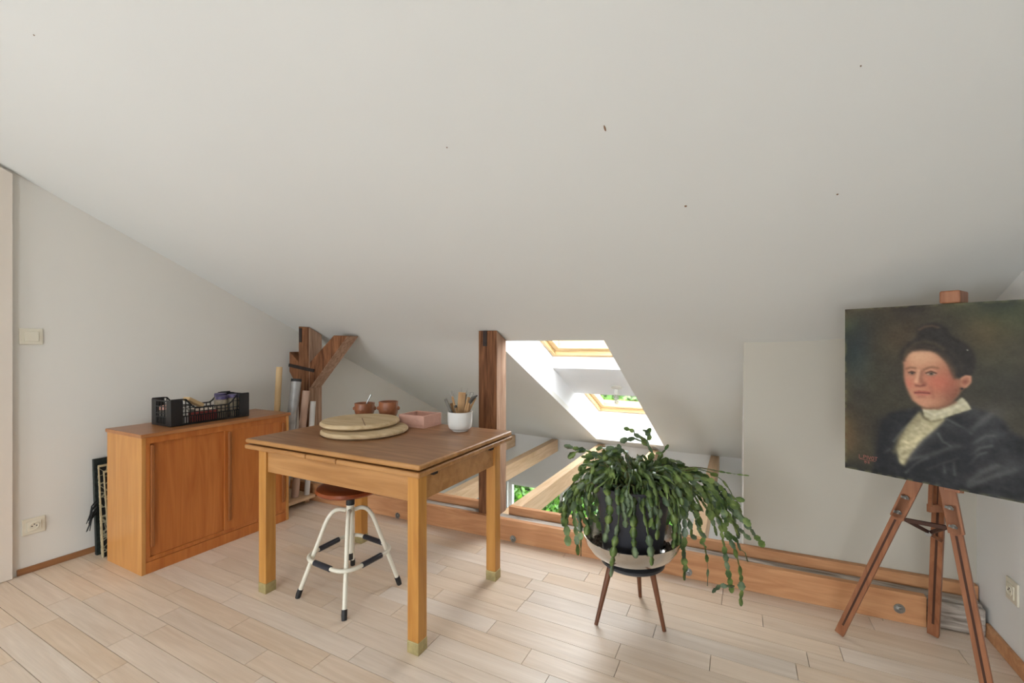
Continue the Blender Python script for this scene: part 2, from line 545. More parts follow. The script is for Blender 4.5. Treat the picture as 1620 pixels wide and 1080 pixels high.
portal('sky_portal', ((WX0 + WX1) / 2, YF + .22, (WZ0 + WZ1) / 2), (WX1 - WX0, WZ1 - WZ0), (0, -1, 0))

# skylight shaft
OFF, POFF = .375, .262
PY0, PY1, SY1 = 3.73, 4.34, 5.19


def zs(y, off=0):
    return 2.53 - .47 * y + off


mb = MB()
for x, s in ((HX0, -1), (HX1, 1)):
    mb.prism([(x, HY0, zs(HY0, .004)), (x, HY1, zs(HY1, .004)), (x, SY1, zs(SY1, OFF)), (x, SY1, zs(SY1, OFF + .1)),
              (x, HY0 + .05, zs(HY0 + .05, OFF + .1))], (s * .06, 0, 0))
mb.hexa([(HX0, HY1, zs(HY1, .004)), (HX1, HY1, zs(HY1, .004)), (HX1, HY1 + .06, zs(HY1)), (HX0, HY1 + .06, zs(HY1)),
         (HX0, SY1, zs(SY1, OFF)), (HX1, SY1, zs(SY1, OFF)), (HX1, SY1 + .06, zs(SY1, OFF)), (HX0, SY1 + .06, zs(SY1, OFF))])
mb.hexa([(HX0, HY0 - .06, zs(HY0 - .06, .004)), (HX1, HY0 - .06, zs(HY0 - .06, .004)), (HX1, HY0, zs(HY0, .004)), (HX0, HY0, zs(HY0, .004)),
         (HX0, HY0, zs(HY0, OFF + .02)), (HX1, HY0, zs(HY0, OFF + .02)), (HX1, HY0 + .05, zs(HY0 + .05, OFF)), (HX0, HY0 + .05, zs(HY0 + .05, OFF))])
tag(mb.build('trim_1', 'reveal'), 'white reveals of the skylight shaft', 'reveal', kind='structure')
mb = MB()
mb.hexa([(x, y, zs(y, POFF)) for x, y in ((HX0, PY0), (HX1, PY0), (HX1, PY1), (HX0, PY1))] +
        [(x, y, zs(y, OFF + .1)) for x, y in ((HX0, PY0), (HX1, PY0), (HX1, PY1), (HX0, PY1))])
tag(mb.build('trim_2', 'reveal'), 'flat white panel between the two skylights', 'panel', kind='structure')


def skylight(name, y0, y1, label):
    e = thing(name, ((HX0 + HX1) / 2, (y0 + y1) / 2, zs((y0 + y1) / 2, OFF)), label, 'window'); e['kind'] = 'structure'

    def ring(nm, a, wd, o0, o1, mat):
        xa, xb, ya, yb = HX0 + a, HX1 - a, y0 + a, y1 - a
        m_ = MB()
        for (p, q, r, s) in ((xa, xb, ya, ya + wd), (xa, xb, yb - wd, yb), (xa, xa + wd, ya + wd, yb - wd), (xb - wd, xb, ya + wd, yb - wd)):
            m_.hexa([(x, y, zs(y, o0)) for x, y in ((p, r), (q, r), (q, s), (p, s))] + [(x, y, zs(y, o1)) for x, y in ((p, r), (q, r), (q, s), (p, s))])
        return m_.build(nm, mat, e, bevel=.003)
    ring('window_frame', 0, .034, OFF - .01, OFF + .1, 'window_pine')
    sa = ring('sash', .034, .05, OFF + .025, OFF + .1, 'window_pine')
    a = .07
    xa, xb, ya, yb = HX0 + a, HX1 - a, y0 + a, y1 - a
    MB().hexa([(x, y, zs(y, OFF + .07)) for x, y in ((xa, ya), (xb, ya), (xb, yb), (xa, yb))] +
              [(x, y, zs(y, OFF + .076)) for x, y in ((xa, ya), (xb, ya), (xb, yb), (xa, yb))]).build('pane', 'pane', e)
    ym = (y0 + y1) / 2
    portal('sky_portal', ((HX0 + HX1) / 2, ym, zs(ym, OFF + .13)), (HX1 - HX0, (y1 - y0) * 1.1), (0, -.47, -1))
    return e


skylight('window_1', HY0 + .05, PY0, 'upper pine framed skylight in the ceiling shaft')
skylight('window_2', PY1, SY1, 'lower pine framed skylight with green view')

# floor: dark joint bed with individual boards
fl = MB().box(XL - .05, XR + .05, YB - .1, 2.68, -.2, -.012).build('floor', 'subfloor')
tag(fl, 'pale limed oak board floor laid in staggered lengths', 'floor', kind='structure')
seeds = {}
for x, y in ((-2.855, .987), (-2.77, .798), (-2.328, .88), (-2.228, 1.26), (-1.995, 1.16), (-1.72, 1.06), (-.978, 1.749), (-1.376, 1.26),
             (-.663, 2.158), (-.76, 1.65), (-.442, 1.765), (-.33, 1.97), (-.927, 2.05), (-.075, 2.488), (.093, 2.29), (.367, 2.215),
             (-.103, 1.88), (-.93, 2.247), (-1.465, 2.05)):
    seeds.setdefault(int((y - .659) // .0996), []).append(x)
rng = random.Random(4)
GAP = .0011
for k in range(-7, 20):
    y0 = .659 + .0996 * k; y1 = y0 + .0996
    js = sorted(seeds.get(k, [])) or [rng.uniform(-1.6, -.6)]
    # fill to the walls with board lengths of .5 to .95 m
    L_ = [js[0]]
    for j in js[1:]:
        if j - L_[-1] > .3: L_.append(j)
    js = []
    for a, b in zip(L_, L_[1:] + [None]):
        js.append(a)
        if b is not None and b - a > 1.0:
            js.append((a + b) / 2 + rng.uniform(-.1, .1))
    while js[0] > XL + .95: js.insert(0, js[0] - rng.uniform(.5, .92))
    while js[-1] < XR - .95: js.append(js[-1] + rng.uniform(.5, .92))
    ends = [XL] + [j for j in js if XL + .12 < j < XR - .12] + [XR]
    for a, b in zip(ends, ends[1:]):
        p = MB().box(-(b - a) / 2 + GAP, (b - a) / 2 - GAP, -.0498 + GAP, .0498 - GAP, -.0118, 0)
        ob = p.build('plank', 'oak_floor', fl)
        me = ob.data
        # mesh was built about the floor origin (0,0,0): move it to its place
        ob.location = ((a + b) / 2, (y0 + y1) / 2, 0)

tag(MB().box(XL, XL + .012, .9, 2.40, 0, .034).build('baseboard_left', 'base_brown', bevel=.003), 'thin brown baseboard along the left wall', 'baseboard', kind='structure')
tag(MB().box(XR - .014, XR, -.5, kerb_y(XR) + .03, 0, .06).build('baseboard_right', 'pine_orange', bevel=.003), 'thin pine baseboard along the right wall', 'baseboard', kind='structure')
# flush panel door at the far left, with a dark slit above
x = XL + .03
d = MB().prism([(x, -.4, .004), (x, .878, .004), (x, .878, zc(XL, .878) - .022), (x, -.4, zc(XL, -.4) - .022)], (-.03, 0, 0)).build('door_1', 'panel_white')
tag(d, 'plain flush white panel at the far left edge', 'door', kind='structure')

# joists across the void
for i, x in enumerate((-3.36, -2.75, -2.14, -1.53, -.91, -.28)):
    o = MB().box(x, x + .085, kerb_y(x) + .155, YF - .02, -.105, .045).build('ceiling_joist', 'pine_pale', org=(x + .04, 4, 0), bevel=.004)
    tag(o, ['spruce joist over the void along the left gable wall', 'spruce joist over the void, second from the left wall',
            'spruce joist showing just right of the middle post', 'bright spruce joist in front of the garden window',
            'spruce joist mostly hidden behind the potted cactus', 'spruce joist nearest the white partition edge'][i], 'beam', 'spruce joists across the void')

# garden beyond the windows
tag(MB().box(-40, 30, YF + .3, 45, -2.7, -2.55).build('garden_ground', 'grass'), 'green lawn outside the garden window', 'lawn', kind='structure')
tag(MB().box(-7, 6, 6.0, 7.0, -2.549, -2.53).build('garden_path', 'path'), 'pale path across the lawn outside', 'path', kind='structure')


def leaf_cloud(n, c, r, seed, size=.09):
    g = random.Random(seed); m_ = MB()
    for _ in range(n):
        while True:
            p = Vector((g.uniform(-1, 1), g.uniform(-1, 1), g.uniform(-1, 1)))
            if .45 < p.length < 1: break
        p = Vector(c) + Vector((p.x * r[0], p.y * r[1], p.z * r[2]))
        a = Vector((g.gauss(0, 1), g.gauss(0, 1), g.gauss(0, 1))).normalized()
        b = a.orthogonal().normalized(); s = size * g.uniform(.6, 1.3)
        m_.add([p - a * s, p + b * s * .5, p + a * s, p - b * s * .5], [(0, 1, 2, 3)])
    return m_


for i, (x, y, zm, rx, ry, rz) in enumerate(((-5.9, 8.6, -.7, 1.7, 1.2, 1.7), (-2.2, 9.0, -.7, 1.9, 1.2, 1.8), (1.5, 8.7, -.7, 1.7, 1.2, 1.7), (-3.1, 6.95, -1.5, 1.5, .75, 1.0))):
    e = thing('garden_shrub', (x, y, -2.55), ['leftmost leafy garden shrub beyond the far window', 'large leafy garden shrub seen through the lower skylight',
                                              'leafy garden shrub behind the potted cactus leaves', 'low rounded shrub close outside the garden window'][i], 'shrub', 'shrubs in the garden')
    MB().tube([(x, y, -2.55), (x + .05, y, (zm - 2.55) / 2), (x, y, zm)], [.12, .09, .04]).build('trunk', 'bark', e)
    f_ = leaf_cloud(20000, (x, y, zm), (rx, ry, rz), 50 + i, .075).build('foliage', 'hedge', e); f_['kind'] = 'stuff'

# ------------------------------------------------------------------ floor edge timbers
def along(x0, x1, d0, d1, z0, z1, m_=None):
    """timber running with the (slightly skewed) floor edge"""
    m_ = m_ or MB()
    q = [(x0, kerb_y(x0) + d0), (x1, kerb_y(x1) + d0), (x1, kerb_y(x1) + d1), (x0, kerb_y(x0) + d1)]
    return m_.hexa([(x, y, z0) for x, y in q] + [(x, y, z1) for x, y in q])


kb = thing('facing_board', (-1.3, kerb_y(-1.3), 0), 'long orange larch board facing the floor edge, with bolts', 'board')
along(-3.45, .735, 0, .036, 0, .135).build('board', 'pine_orange', kb, bevel=.003)
for bx, bz in ((-2.19, .020), (-1.275, .022), (-.245, .036), (.64, .062)):
    y = kerb_y(bx)
    ax = Matrix.Rotation(math.radians(90), 3, 'X')
    b_ = MB().lathe([(.0, .0), (.0135, 0), (.0135, .009), (.006, .010), (.006, .019), (.0, .019)], (bx, y, bz), 6, ax).build('bolt', 'steel', kb)
    MB().lathe([(.0, 0), (.021, 0), (.021, .003), (.0, .003)], (bx, y + .0005, bz), 18, ax).build('washer', 'steel', b_)
ob = along(-3.45, XR - .015, .036, .112, .0, .1285)
ob = ob.build('old_beam', 'grey_beam', org=(0, 2.6, .06), bevel=.012)
# the exposed right end of the old beam stands proud of the facing
e2 = along(.742, XR - .016, .012, .036, .004, .122)
tag(ob, 'weathered grey old beam between the two orange boards', 'beam')
e2.build('worn_end', 'grey_beam', ob, bevel=.01)
o = along(-3.175, -1.555, .114, .150, 0, .176).build('inner_board', 'pine_orange', org=(-2.4, 2.6, 0), bevel=.003)
tag(o, 'thin orange upstand board left of the middle post', 'board', 'upstand boards at the floor edge')
o = along(-1.365, XR - .005, .114, .150, 0, .176).build('inner_board', 'pine_orange', org=(-.3, 2.6, 0), bevel=.003)
tag(o, 'thin orange upstand board right of the middle post', 'board', 'upstand boards at the floor edge')


# ------------------------------------------------------------------ old posts
def post_mesh(x0, x1, y0, y1, z0):
    q = [(x0, y0), (x1, y0), (x1, y1), (x0, y1)]
    return MB().hexa([(x, y, z0) for x, y in q] + [(x, y, zc(x, y) - .004) for x, y in q])


p2 = thing('timber_post', (-1.455, 2.58, .13), 'dark hewn timber post behind the right end of the table', 'post', 'old timber posts')
def pale_side(o):  # paler timber on the faces turned to the right
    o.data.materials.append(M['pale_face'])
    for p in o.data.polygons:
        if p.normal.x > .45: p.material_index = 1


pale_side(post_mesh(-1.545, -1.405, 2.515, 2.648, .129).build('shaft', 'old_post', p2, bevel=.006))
MB().box(-1.507, -1.478, 2.509, 2.515, 1.24, zc(-1.49, 2.515) - .006).build('iron_strap', 'iron', p2)
p1 = thing('timber_post', (-3.245, 2.58, .13), 'old timber post with diagonal braces beside the left wall', 'post', 'old timber posts')
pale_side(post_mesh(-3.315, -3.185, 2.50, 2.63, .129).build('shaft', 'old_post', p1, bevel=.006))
# right brace, in the plane of the floor edge
y0, y1 = 2.505, 2.622


def brace(poly, parent):
    return MB().prism([(x, y0, z) for x, z in poly][::-1], (0, y1 - y0, 0)).build('brace', 'old_brace', parent, bevel=.005)


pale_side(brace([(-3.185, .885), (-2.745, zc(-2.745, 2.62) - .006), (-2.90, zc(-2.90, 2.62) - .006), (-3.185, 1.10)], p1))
brace([(-3.315, .86), (-3.315, 1.10), (-3.44, 1.19), (-3.44, 1.02)], p1)
MB().bar((-3.43, 2.496, 1.075), (-3.12, 2.496, 1.035), .010, .026, (0, 0, 1)).build('iron_strap', 'iron', p1)
MB().box(-3.30, -3.27, 2.494, 2.50, 1.27, zc(-3.3, 2.5) - .02).build('iron_strap', 'iron', p1)

# ------------------------------------------------------------------ switch and sockets
def wall_plate(name, x, y, z, side, w_, h_, label, cat, rocker):
    e = thing(name, (x, y, z), label, cat)
    s = side
    MB().box(min(x, x + s * .008), max(x, x + s * .008), y - w_ / 2, y + w_ / 2, z - h_ / 2, z + h_ / 2).build('plate', 'switch', e, bevel=.003)
    MB().box(min(x + s * .008, x + s * .013), max(x + s * .008, x + s * .013), y - w_ * .31, y + w_ * .31, z - h_ * .31, z + h_ * .31).build('rocker' if rocker else 'insert', 'switch', e, bevel=.002)
    if not rocker:
        ax = Matrix.Rotation(math.radians(90) * s, 3, 'Y')
        MB().lathe([(.0165, .0131), (.0195, .0131), (.0195, .0160), (.0165, .0160)], (x, y, z), 24, ax, closed=True).build('socket_ring', 'switch', e, smooth=True)
        for dy, dz in ((-.009, 0), (.009, 0), (0, .009)):
            MB().lathe([(0, 0), (.0030, 0), (.0030, .0008), (0, .0008)], (x + s * .0131, y + dy, z + dz), 10, ax).build('pin_hole', 'hole', e)
    return e


wall_plate('light_switch', XL, .955, 1.295, 1, .092, .088, 'white rocker light switch on the left wall', 'switch', True)
wall_plate('wall_socket', XL, .965, .252, 1, .092, .088, 'white wall socket above the baseboard on the left wall', 'socket', False)
wall_plate('wall_socket', XR, 2.425, .29, -1, .084, .086, 'white wall socket on the right wall beside the easel', 'socket', False)

# ------------------------------------------------------------------ ceiling lamp between the skylights
ly = 4.12; lx = -1.02; lz = zs(ly, POFF)
tilt = Matrix.Rotation(-math.atan(.47), 3, 'X')
e = thing('ceiling_lamp', (lx, ly, lz), 'bare white spiral bulb in a plain holder between the skylights', 'lamp')
MB().lathe([(0, 0), (.05, 0), (.05, -.012), (.03, -.02), (0, -.02)], (lx, ly, lz), 24, tilt).build('ceiling_rose', 'lamp_white', e, smooth=True)
hb = tilt @ Vector((0, 0, -.02)) + Vector((lx, ly, lz))
MB().lathe([(0, 0), (.019, 0), (.022, -.05), (.017, -.055), (0, -.055)], hb, 18).build('lamp_holder', 'lamp_white', e, smooth=True)
sp = [hb + Vector((.017 * math.cos(t * .55), .017 * math.sin(t * .55), -.055 - .0018 * t)) for t in range(46)]
MB().tube(sp, .0065, 6).build('spiral_bulb', 'lamp_white', e, smooth=True)

# ------------------------------------------------------------------ curtain by the garden window
mb = MB(); n = 40
fr = [(WX0 - .26 + .26 * i / n, YF - .05 + .022 * math.sin(i * 1.35)) for i in range(n + 1)]
vs_ = [(x, y, -2.0) for x, y in fr] + [(x, y, WZ1 + .12) for x, y in fr] + [(x, y + .006, -2.0) for x, y in fr] + [(x, y + .006, WZ1 + .12) for x, y in fr]
N1 = n + 1
fs = [(i, i + 1, N1 + i + 1, N1 + i) for i in range(n)] + [(2 * N1 + i + 1, 2 * N1 + i, 3 * N1 + i, 3 * N1 + i + 1) for i in range(n)]
fs += [(N1 + i, N1 + i + 1, 3 * N1 + i + 1, 3 * N1 + i) for i in range(n)]
tag(mb.add(vs_, fs).build('curtain', 'curtain', org=(WX0 - .13, YF - .05, -2), smooth=True), 'grey gathered curtain at the left of the garden window', 'curtain')

# ------------------------------------------------------------------ cabinet
cx0, cx1, cy0, cy1, ch = -3.262, -2.868, 1.208, 2.085, .765
cb = thing('sideboard_cabinet', ((cx0 + cx1) / 2, (cy0 + cy1) / 2, 0), 'low orange-brown wooden cabinet with two sliding doors', 'cabinet')
MB().box(cx0, cx1, cy0, cy0 + .02, 0, ch - .02).build('side_panel', 'cab_side', cb, bevel=.0015)
MB().box(cx0, cx1, cy1 - .02, cy1, 0, ch - .02).build('side_panel', 'cab_side', cb, bevel=.0015)
MB().box(cx0 - .003, cx1 + .012, cy0 - .008, cy1 + .008, ch - .02, ch).build('top', 'cab_top', cb, bevel=.003)
MB().box(cx0, cx0 + .01, cy0 + .02, cy1 - .02, .0, ch - .02).build('back_panel', 'cab_side', cb)
MB().box(cx1 - .03, cx1 - .001, cy0 + .02, cy1 - .02, 0, .062).build('plinth', 'cab_door', cb, bevel=.0015)
MB().box(cx0 + .01, cx1 - .006, cy0 + .02, cy1 - .02, .063, .085).build('bottom_rail', 'cab_door', cb, bevel=.002)
MB().box(cx0 + .01, cx1 - .002, cy0 + .02, cy1 - .02, ch - .056, ch - .0205).build('top_rail', 'cab_door', cb, bevel=.0015)
MB().box(cx1 - .02, cx1 - .002, cy0 + .0205, cy0 + .04, .085, ch - .056).build('stile', 'cab_door', cb)
ym = 1.655
d1 = MB().box(cx1 - .030, cx1 - .016, cy0 + .04, ym, .085, ch - .056).build('door', 'cab_door', cb, bevel=.001)
d2 = MB().box(cx1 - .014, cx1 - .003, ym - .012, cy1 - .021, .085, ch - .056).build('door', 'cab_door', cb, bevel=.001)
MB().box(cx1 - .016, cx1 + .005, cy0 + .042, cy0 + .060, .14, .70).build('handle', 'cab_handle', d1, bevel=.004)
MB().box(cx1 - .003, cx1 + .012, ym + .006, ym + .024, .14, .70).build('handle', 'cab_handle', d2, bevel=.005)
MB().box(cx1 - .003, cx1 + .012, cy1 - .056, cy1 - .038, .14, .70).build('handle', 'cab_handle', d2, bevel=.005)

# ------------------------------------------------------------------ crate on the cabinet
gx0, gx1, gy0, gy1, gz, gh = -3.175, -2.962, 1.392, 1.852, ch, .158
cr = thing('plastic_crate', ((gx0 + gx1) / 2, (gy0 + gy1) / 2, gz), 'black lattice plastic crate full of craft supplies on the cabinet', 'crate')
mb = MB()
for i in range(8):
    t_ = gy0 + .02 + (gy1 - gy0 - .04) * i / 7
    mb.box(gx0 + .004, gx1 - .004, t_ - .006, t_ + .006, gz + .001, gz + .006)
for i in range(4):
    t_ = gx0 + .02 + (gx1 - gx0 - .04) * i / 3
    mb.box(t_ - .006, t_ + .006, gy0 + .004, gy1 - .004, gz + .001, gz + .005)
mb.build('base', 'crate', cr)
dip = .098


def hprof(s, L_):
    """rim height along a side: high ends, low middle"""
    e_ = min(s, L_ - s)
    return gh if e_ < .075 else (dip if e_ > .125 else gh + (dip - gh) * (e_ - .075) / .05)


def crate_side(fun, L_, nb):
    m_ = MB(); w_ = .0045

    def seg(s0, z0, s1, z1, t_=w_):
        m_.bar(fun(s0, z0), fun(s1, z1), t_, .005, fun(0, 0, True))
    seg(0, .008, L_, .008, .012)
    seg(0, .055, L_, .055, .006)
    st = [i * L_ / 24 for i in range(25)]
    for a, b in zip(st, st[1:]):
        seg(a, hprof(a, L_), b, hprof(b, L_), .008)
    for i in range(nb + 1):
        s = L_ * i / nb
        seg(s, .008, s, .056)
    k = int(nb * .55)
    for i in range(k + 1):
        s = L_ * i / k
        seg(s, .055, s, hprof(s, L_))
    for z in (.076, .116):
        a = [s for s in st if hprof(s, L_) >= z]
        for u_, v_ in zip(st, st[1:]):
            if hprof(u_, L_) >= z and hprof(v_, L_) >= z: seg(u_, z, v_, z)
    return m_


crate_side(lambda s, z, nrm=False: (1, 0, 0) if nrm else (gx1, gy0 + s, gz + z), gy1 - gy0, 34).build('side_lattice', 'crate', cr)
crate_side(lambda s, z, nrm=False: (1, 0, 0) if nrm else (gx0, gy0 + s, gz + z), gy1 - gy0, 34).build('side_lattice', 'crate', cr)
hp = hprof


def hprof(s, L_):
    return gh - .008


crate_side(lambda s, z, nrm=False: (0, 1, 0) if nrm else (gx0 + s, gy0, gz + z), gx1 - gx0, 12).build('end_lattice', 'crate', cr)
crate_side(lambda s, z, nrm=False: (0, 1, 0) if nrm else (gx0 + s, gy1, gz + z), gx1 - gx0, 12).build('end_lattice', 'crate', cr)
for sx, x in ((1, gx0), (-1, gx1)):
    for sy, y in ((1, gy0), (-1, gy1)):
        o = .003
        pl = [(x - sx * o, y + sy * .062), (x - sx * o, y - sy * o), (x + sx * .05, y - sy * o), (x + sx * .05, y + sy * .006), (x + sx * .006, y + sy * .006), (x + sx * .006, y + sy * .062)]
        if sx * sy < 0: pl = pl[::-1]
        MB().prism([(a, b, gz + .004) for a, b in pl][::1], (0, 0, gh - .006)).build('corner_post', 'crate', cr, bevel=.002)

# supplies inside the crate
def jar(x, y, r, h, label):
    e = thing('storage_jar', (x, y, gz + .007), label, 'jar', 'jars in the crate')
    MB().lathe([(0, 0), (r, 0), (r, h * .8), (r * .85, h * .86), (0, h * .86)], (x, y, gz + .007), 18).build('body', 'jar', e, smooth=True)
    MB().lathe([(0, 0), (r * .98, 0), (r * .98, h * .16), (0, h * .16)], (x, y, gz + .007 + h * .86), 18).build('lid', 'purple', e, smooth=True, bevel=.002)


jar(-3.115, 1.755, .036, .148, 'purple lidded jar at the back of the crate')
jar(-3.035, 1.715, .034, .138, 'purple lidded jar in the middle of the crate jars')
jar(-3.04, 1.795, .034, .142, 'purple lidded jar nearest the right end of the crate')
tag(MB().bar((-3.09, 1.62, gz + .095), (-3.06, 1.52, gz + .150), .05, .022).build('wood_block', 'cardboard', org=(-3.08, 1.55, gz + .05), bevel=.003), 'pale wooden block sticking out of the crate', 'block')
tag(MB().box(-3.15, -3.00, 1.56, 1.665, gz + .008, gz + .075).build('paper_carton', 'off_white', org=(-3.08, 1.61, gz), bevel=.003), 'off-white carton lying in the middle of the crate', 'box')
tag(MB().box(-2.995, -2.972, 1.50, 1.66, gz + .008, gz + .07).build('red_carton', 'red', org=(-2.985, 1.58, gz), bevel=.002), 'dark red carton against the crate front', 'box')
tag(MB().lathe([(0, 0), (.015, 0), (.015, .075), (.006, .085), (.006, .1), (0, .1)], (-2.985, 1.478, gz + .008), 14).build('glue_bottle', 'ceramic', org=(-2.985, 1.478, gz + .008), smooth=True), 'small white bottle at the crate front corner', 'bottle')
tag(MB().bar((-3.13, 1.41, gz + .10), (-3.02, 1.47, gz + .115), .035, .03).build('clay_lump', 'clay', org=(-3.07, 1.44, gz + .1), bevel=.012, bseg=3), 'pinkish lump behind the left end of the crate', 'clay')
tag(MB().box(-3.15, -3.005, 1.405, 1.54, gz + .008, gz + .084).build('grey_box', 'tool_grey', org=(-3.08, 1.47, gz), bevel=.003), 'grey box under the pink lump in the crate', 'box')

# ------------------------------------------------------------------ portfolios leaning behind the cabinet
def leaning(name, x0, x1, y0_, y1_, h_, t_, mat, label, cat, edge=None):
    """board from (x0 at the floor) to (x1 at the top), thickness t_ towards the wall"""
    e = thing(name, (x0, (y0_ + y1_) / 2, 0), label, cat)
    MB().hexa([(x0 - t_, y0_, .002), (x0, y0_, .002), (x0, y1_, .002), (x0 - t_, y1_, .002),
               (x1 - t_, y0_, h_), (x1, y0_, h_), (x1, y1_, h_), (x1 - t_, y1_, h_)]).build('board', mat, e, bevel=.002)
    if edge:
        g = .004
        MB().hexa([(x0, y0_, .002), (x0 + g, y0_, .002), (x0 + g, y0_ + .006, .002), (x0, y0_ + .006, .002),
                   (x1, y0_, h_), (x1 + g, y0_, h_), (x1 + g, y0_ + .006, h_), (x1, y0_ + .006, h_)]).build('edge_strip', edge, e)
        MB().hexa([(x1 - .0, y0_ + .0062, h_ - .012), (x1 + g, y0_ + .0062, h_ - .012), (x1 + g, y1_, h_ - .012), (x1, y1_, h_ - .012),
                   (x1 - .0, y0_ + .0062, h_), (x1 + g, y0_ + .0062, h_), (x1 + g, y1_, h_), (x1, y1_, h_)]).build('edge_strip', edge, e)
    return e


pf = leaning('art_portfolio', -3.385, -3.425, 1.205, 1.72, .565, .022, 'portfolio', 'dark green marbled portfolio leaning on the wall behind the cabinet', 'portfolio')
g = random.Random(3)
for i in range(7):
    a = Vector((-3.38 + g.uniform(-.01, .01), 1.203, .33 - .012 * i))
    MB().tube([a, a + Vector((.0, -.02, -.03)), a + Vector((g.uniform(-.015, .015), -.03 - .012 * g.random(), -.08 - .05 * g.random()))], [.004, .004, .002], 5).build('ribbon_tie', 'ribbon', pf)
leaning('printed_panel', -3.350, -3.398, 1.214, 1.72, .525, .006, 'branch', 'cream edged black panel with pale branch pattern, nearest the wall', 'picture', 'cream_edge')
leaning('printed_panel', -3.318, -3.380, 1.208, 1.72, .535, .006, 'branch', 'tallest cream edged black panel with pale branch pattern', 'picture', 'cream_edge')
leaning('printed_panel', -3.290, -3.362, 1.226, 1.72, .50, .006, 'branch', 'black panel with pale branch pattern right against the cabinet', 'picture', 'cream_edge')

# ------------------------------------------------------------------ low pine platform and paper rolls by the left post
pt = thing('pine_platform', (-3.2, 2.25, 0), 'low pine platform on the floor between cabinet and post', 'platform')
MB().box(-3.45, -2.985, 2.11, 2.404, .045, .068).build('board', 'pine_pale', pt, bevel=.002)
MB().box(-3.40, -3.05, 2.13, 2.16, 0, .045).build('batten', 'pine_pale', pt)
MB().box(-3.40, -3.05, 2.36, 2.40, 0, .045).build('batten', 'pine_pale', pt)


def roll(name, a, b, r, mat, label, cap=None, inner=True):
    e = thing(name, a, label, 'roll', 'rolls by the left post')
    a, b = Vector(a), Vector(b)
    ax = (b - a).normalized().to_track_quat('Z', 'Y').to_matrix()
    L_ = (b - a).length
    MB().lathe([(r * .8, 0), (r, 0), (r, L_), (r * .8, L_)], a, 20, ax, closed=True).build('tube_wall', mat, e, smooth=True)
    if cap:
        MB().lathe([(0, 0), (r * 1.06, 0), (r * 1.06, .022), (0, .022)], a + (b - a).normalized() * (L_ - .018), 20, ax).build('end_cap', cap, e, smooth=True)


roll('cardboard_tube', (-3.21, 2.195, .07), (-3.20, 2.245, 1.075), .022, 'cardboard', 'tall tan cardboard tube standing behind the cabinet end')
roll('film_roll', (-3.085, 2.19, .07), (-3.12, 2.335, .975), .037, 'silver_film', 'silver grey film roll with a black end cap', 'rubber')
roll('paper_roll', (-3.06, 2.275, .07), (-3.055, 2.375, .885), .027, 'pink_paper', 'pinkish brown paper roll left of the post')
roll('paper_roll', (-3.03, 2.36, .07), (-3.012, 2.404, .80), .020, 'white_paper', 'short pale grey paper roll touching the post')

# ------------------------------------------------------------------ table
tx0, tx1, ty0, ty1, T = -2.262, -1.132, 1.395, 2.205, .768
tb = thing('extending_table', ((tx0 + tx1) / 2, (ty0 + ty1) / 2, 0), 'square oak extending table with brass capped legs', 'table')
tp = MB().box(tx0, tx1, ty0, ty1, T - .023, T).build('top', 'table_top', tb, bevel=.009, bseg=3)
tp.data.materials.append(M['table_edge'])      # lighter worn edge all round
for p in tp.data.polygons:
    if abs(p.normal.z) < .5: p.material_index = 1
tp.modifiers['bevel'].material = 1
for a, b in ((tx0, -1.803), (-1.800, -1.603), (-1.600, tx1)):
    MB().box(a, b, ty0 - .004, ty1 + .004, T - .052, T - .029).build('leaf', 'table_edge', tb, bevel=.008, bseg=3)
lw = .056
LX, LY = (-2.165, -1.145 - lw), (1.405, 2.09 - lw)
za = T - .0525
for x in LX:
    for y in LY:
        lg = MB().box(x, x + lw, y, y + lw, .05, za).build('leg', 'table_leg', tb, bevel=.003)
        MB().box(x - .001, x + lw + .001, y - .001, y + lw + .001, 0, .05).build('brass_cap', 'brass', lg, bevel=.002)
MB().box(LX[0] + lw, LX[1], LY[0] + .012, LY[0] + .034, za - .105, za).build('apron', 'table_edge', tb, bevel=.001)
MB().box(LX[0] + lw, LX[1], LY[1] + lw - .034, LY[1] + lw - .012, za - .105, za).build('apron', 'table_edge', tb, bevel=.001)
MB().box(LX[1] + lw - .034, LX[1] + lw - .012, LY[0] + lw, LY[1], za - .105, za).build('apron', 'table_edge', tb, bevel=.001)
MB().box(LX[0] + .012, LX[0] + .034, LY[0] + lw, LY[1], za - .105, za).build('apron', 'table_edge', tb, bevel=.001)
for y in (1.50, 1.98):
    MB().box(LX[1] + lw - .0118, LX[1] + lw + .004, y, y + .03, za - .012, za).build('metal_clip', 'iron', tb)

# turntable boards
def bat(c, r, z, h_, label, notch=False, tilt_=(0, 0)):
    m_ = MB()
    m_.lathe([(0, 0), (r - .012, 0), (r, h_ * .35), (r, h_ * .7), (r - .008, h_), (0, h_)], (0, 0, 0), 72)
    R_ = Matrix.Rotation(tilt_[0], 3, 'X') @ Matrix.Rotation(tilt_[1], 3, 'Y')
    m_.v = [tuple(R_ @ Vector(p) + Vector((c[0], c[1], z))) for p in m_.v]
    o = m_.build('round_board', 'bat', org=(c[0], c[1], z), smooth=True)
    return tag(o, label, 'board', 'round boards on the table')


bat((-1.835, 1.80), .230, T + .001, .026, 'larger round plywood board lying on the table')
u_ = bat((-1.907, 1.835), .214, T + .034, .026, 'smaller cracked round board on top of the stack', tilt_=(0, math.radians(.0)))
mb = MB()
mb.bar((-1.907 + .21 * .80, 1.835 - .21 * .62, T + .0605), (-1.907 - .02, 1.835 + .03, T + .0605), .004, .002)
mb.build('crack', 'subfloor', u_)
MB().lathe([(0, 0), (.05, 0), (.05, .0065), (0, .0065)], (-1.907, 1.835, T + .0272), 24).build('hub', 'bat', u_)


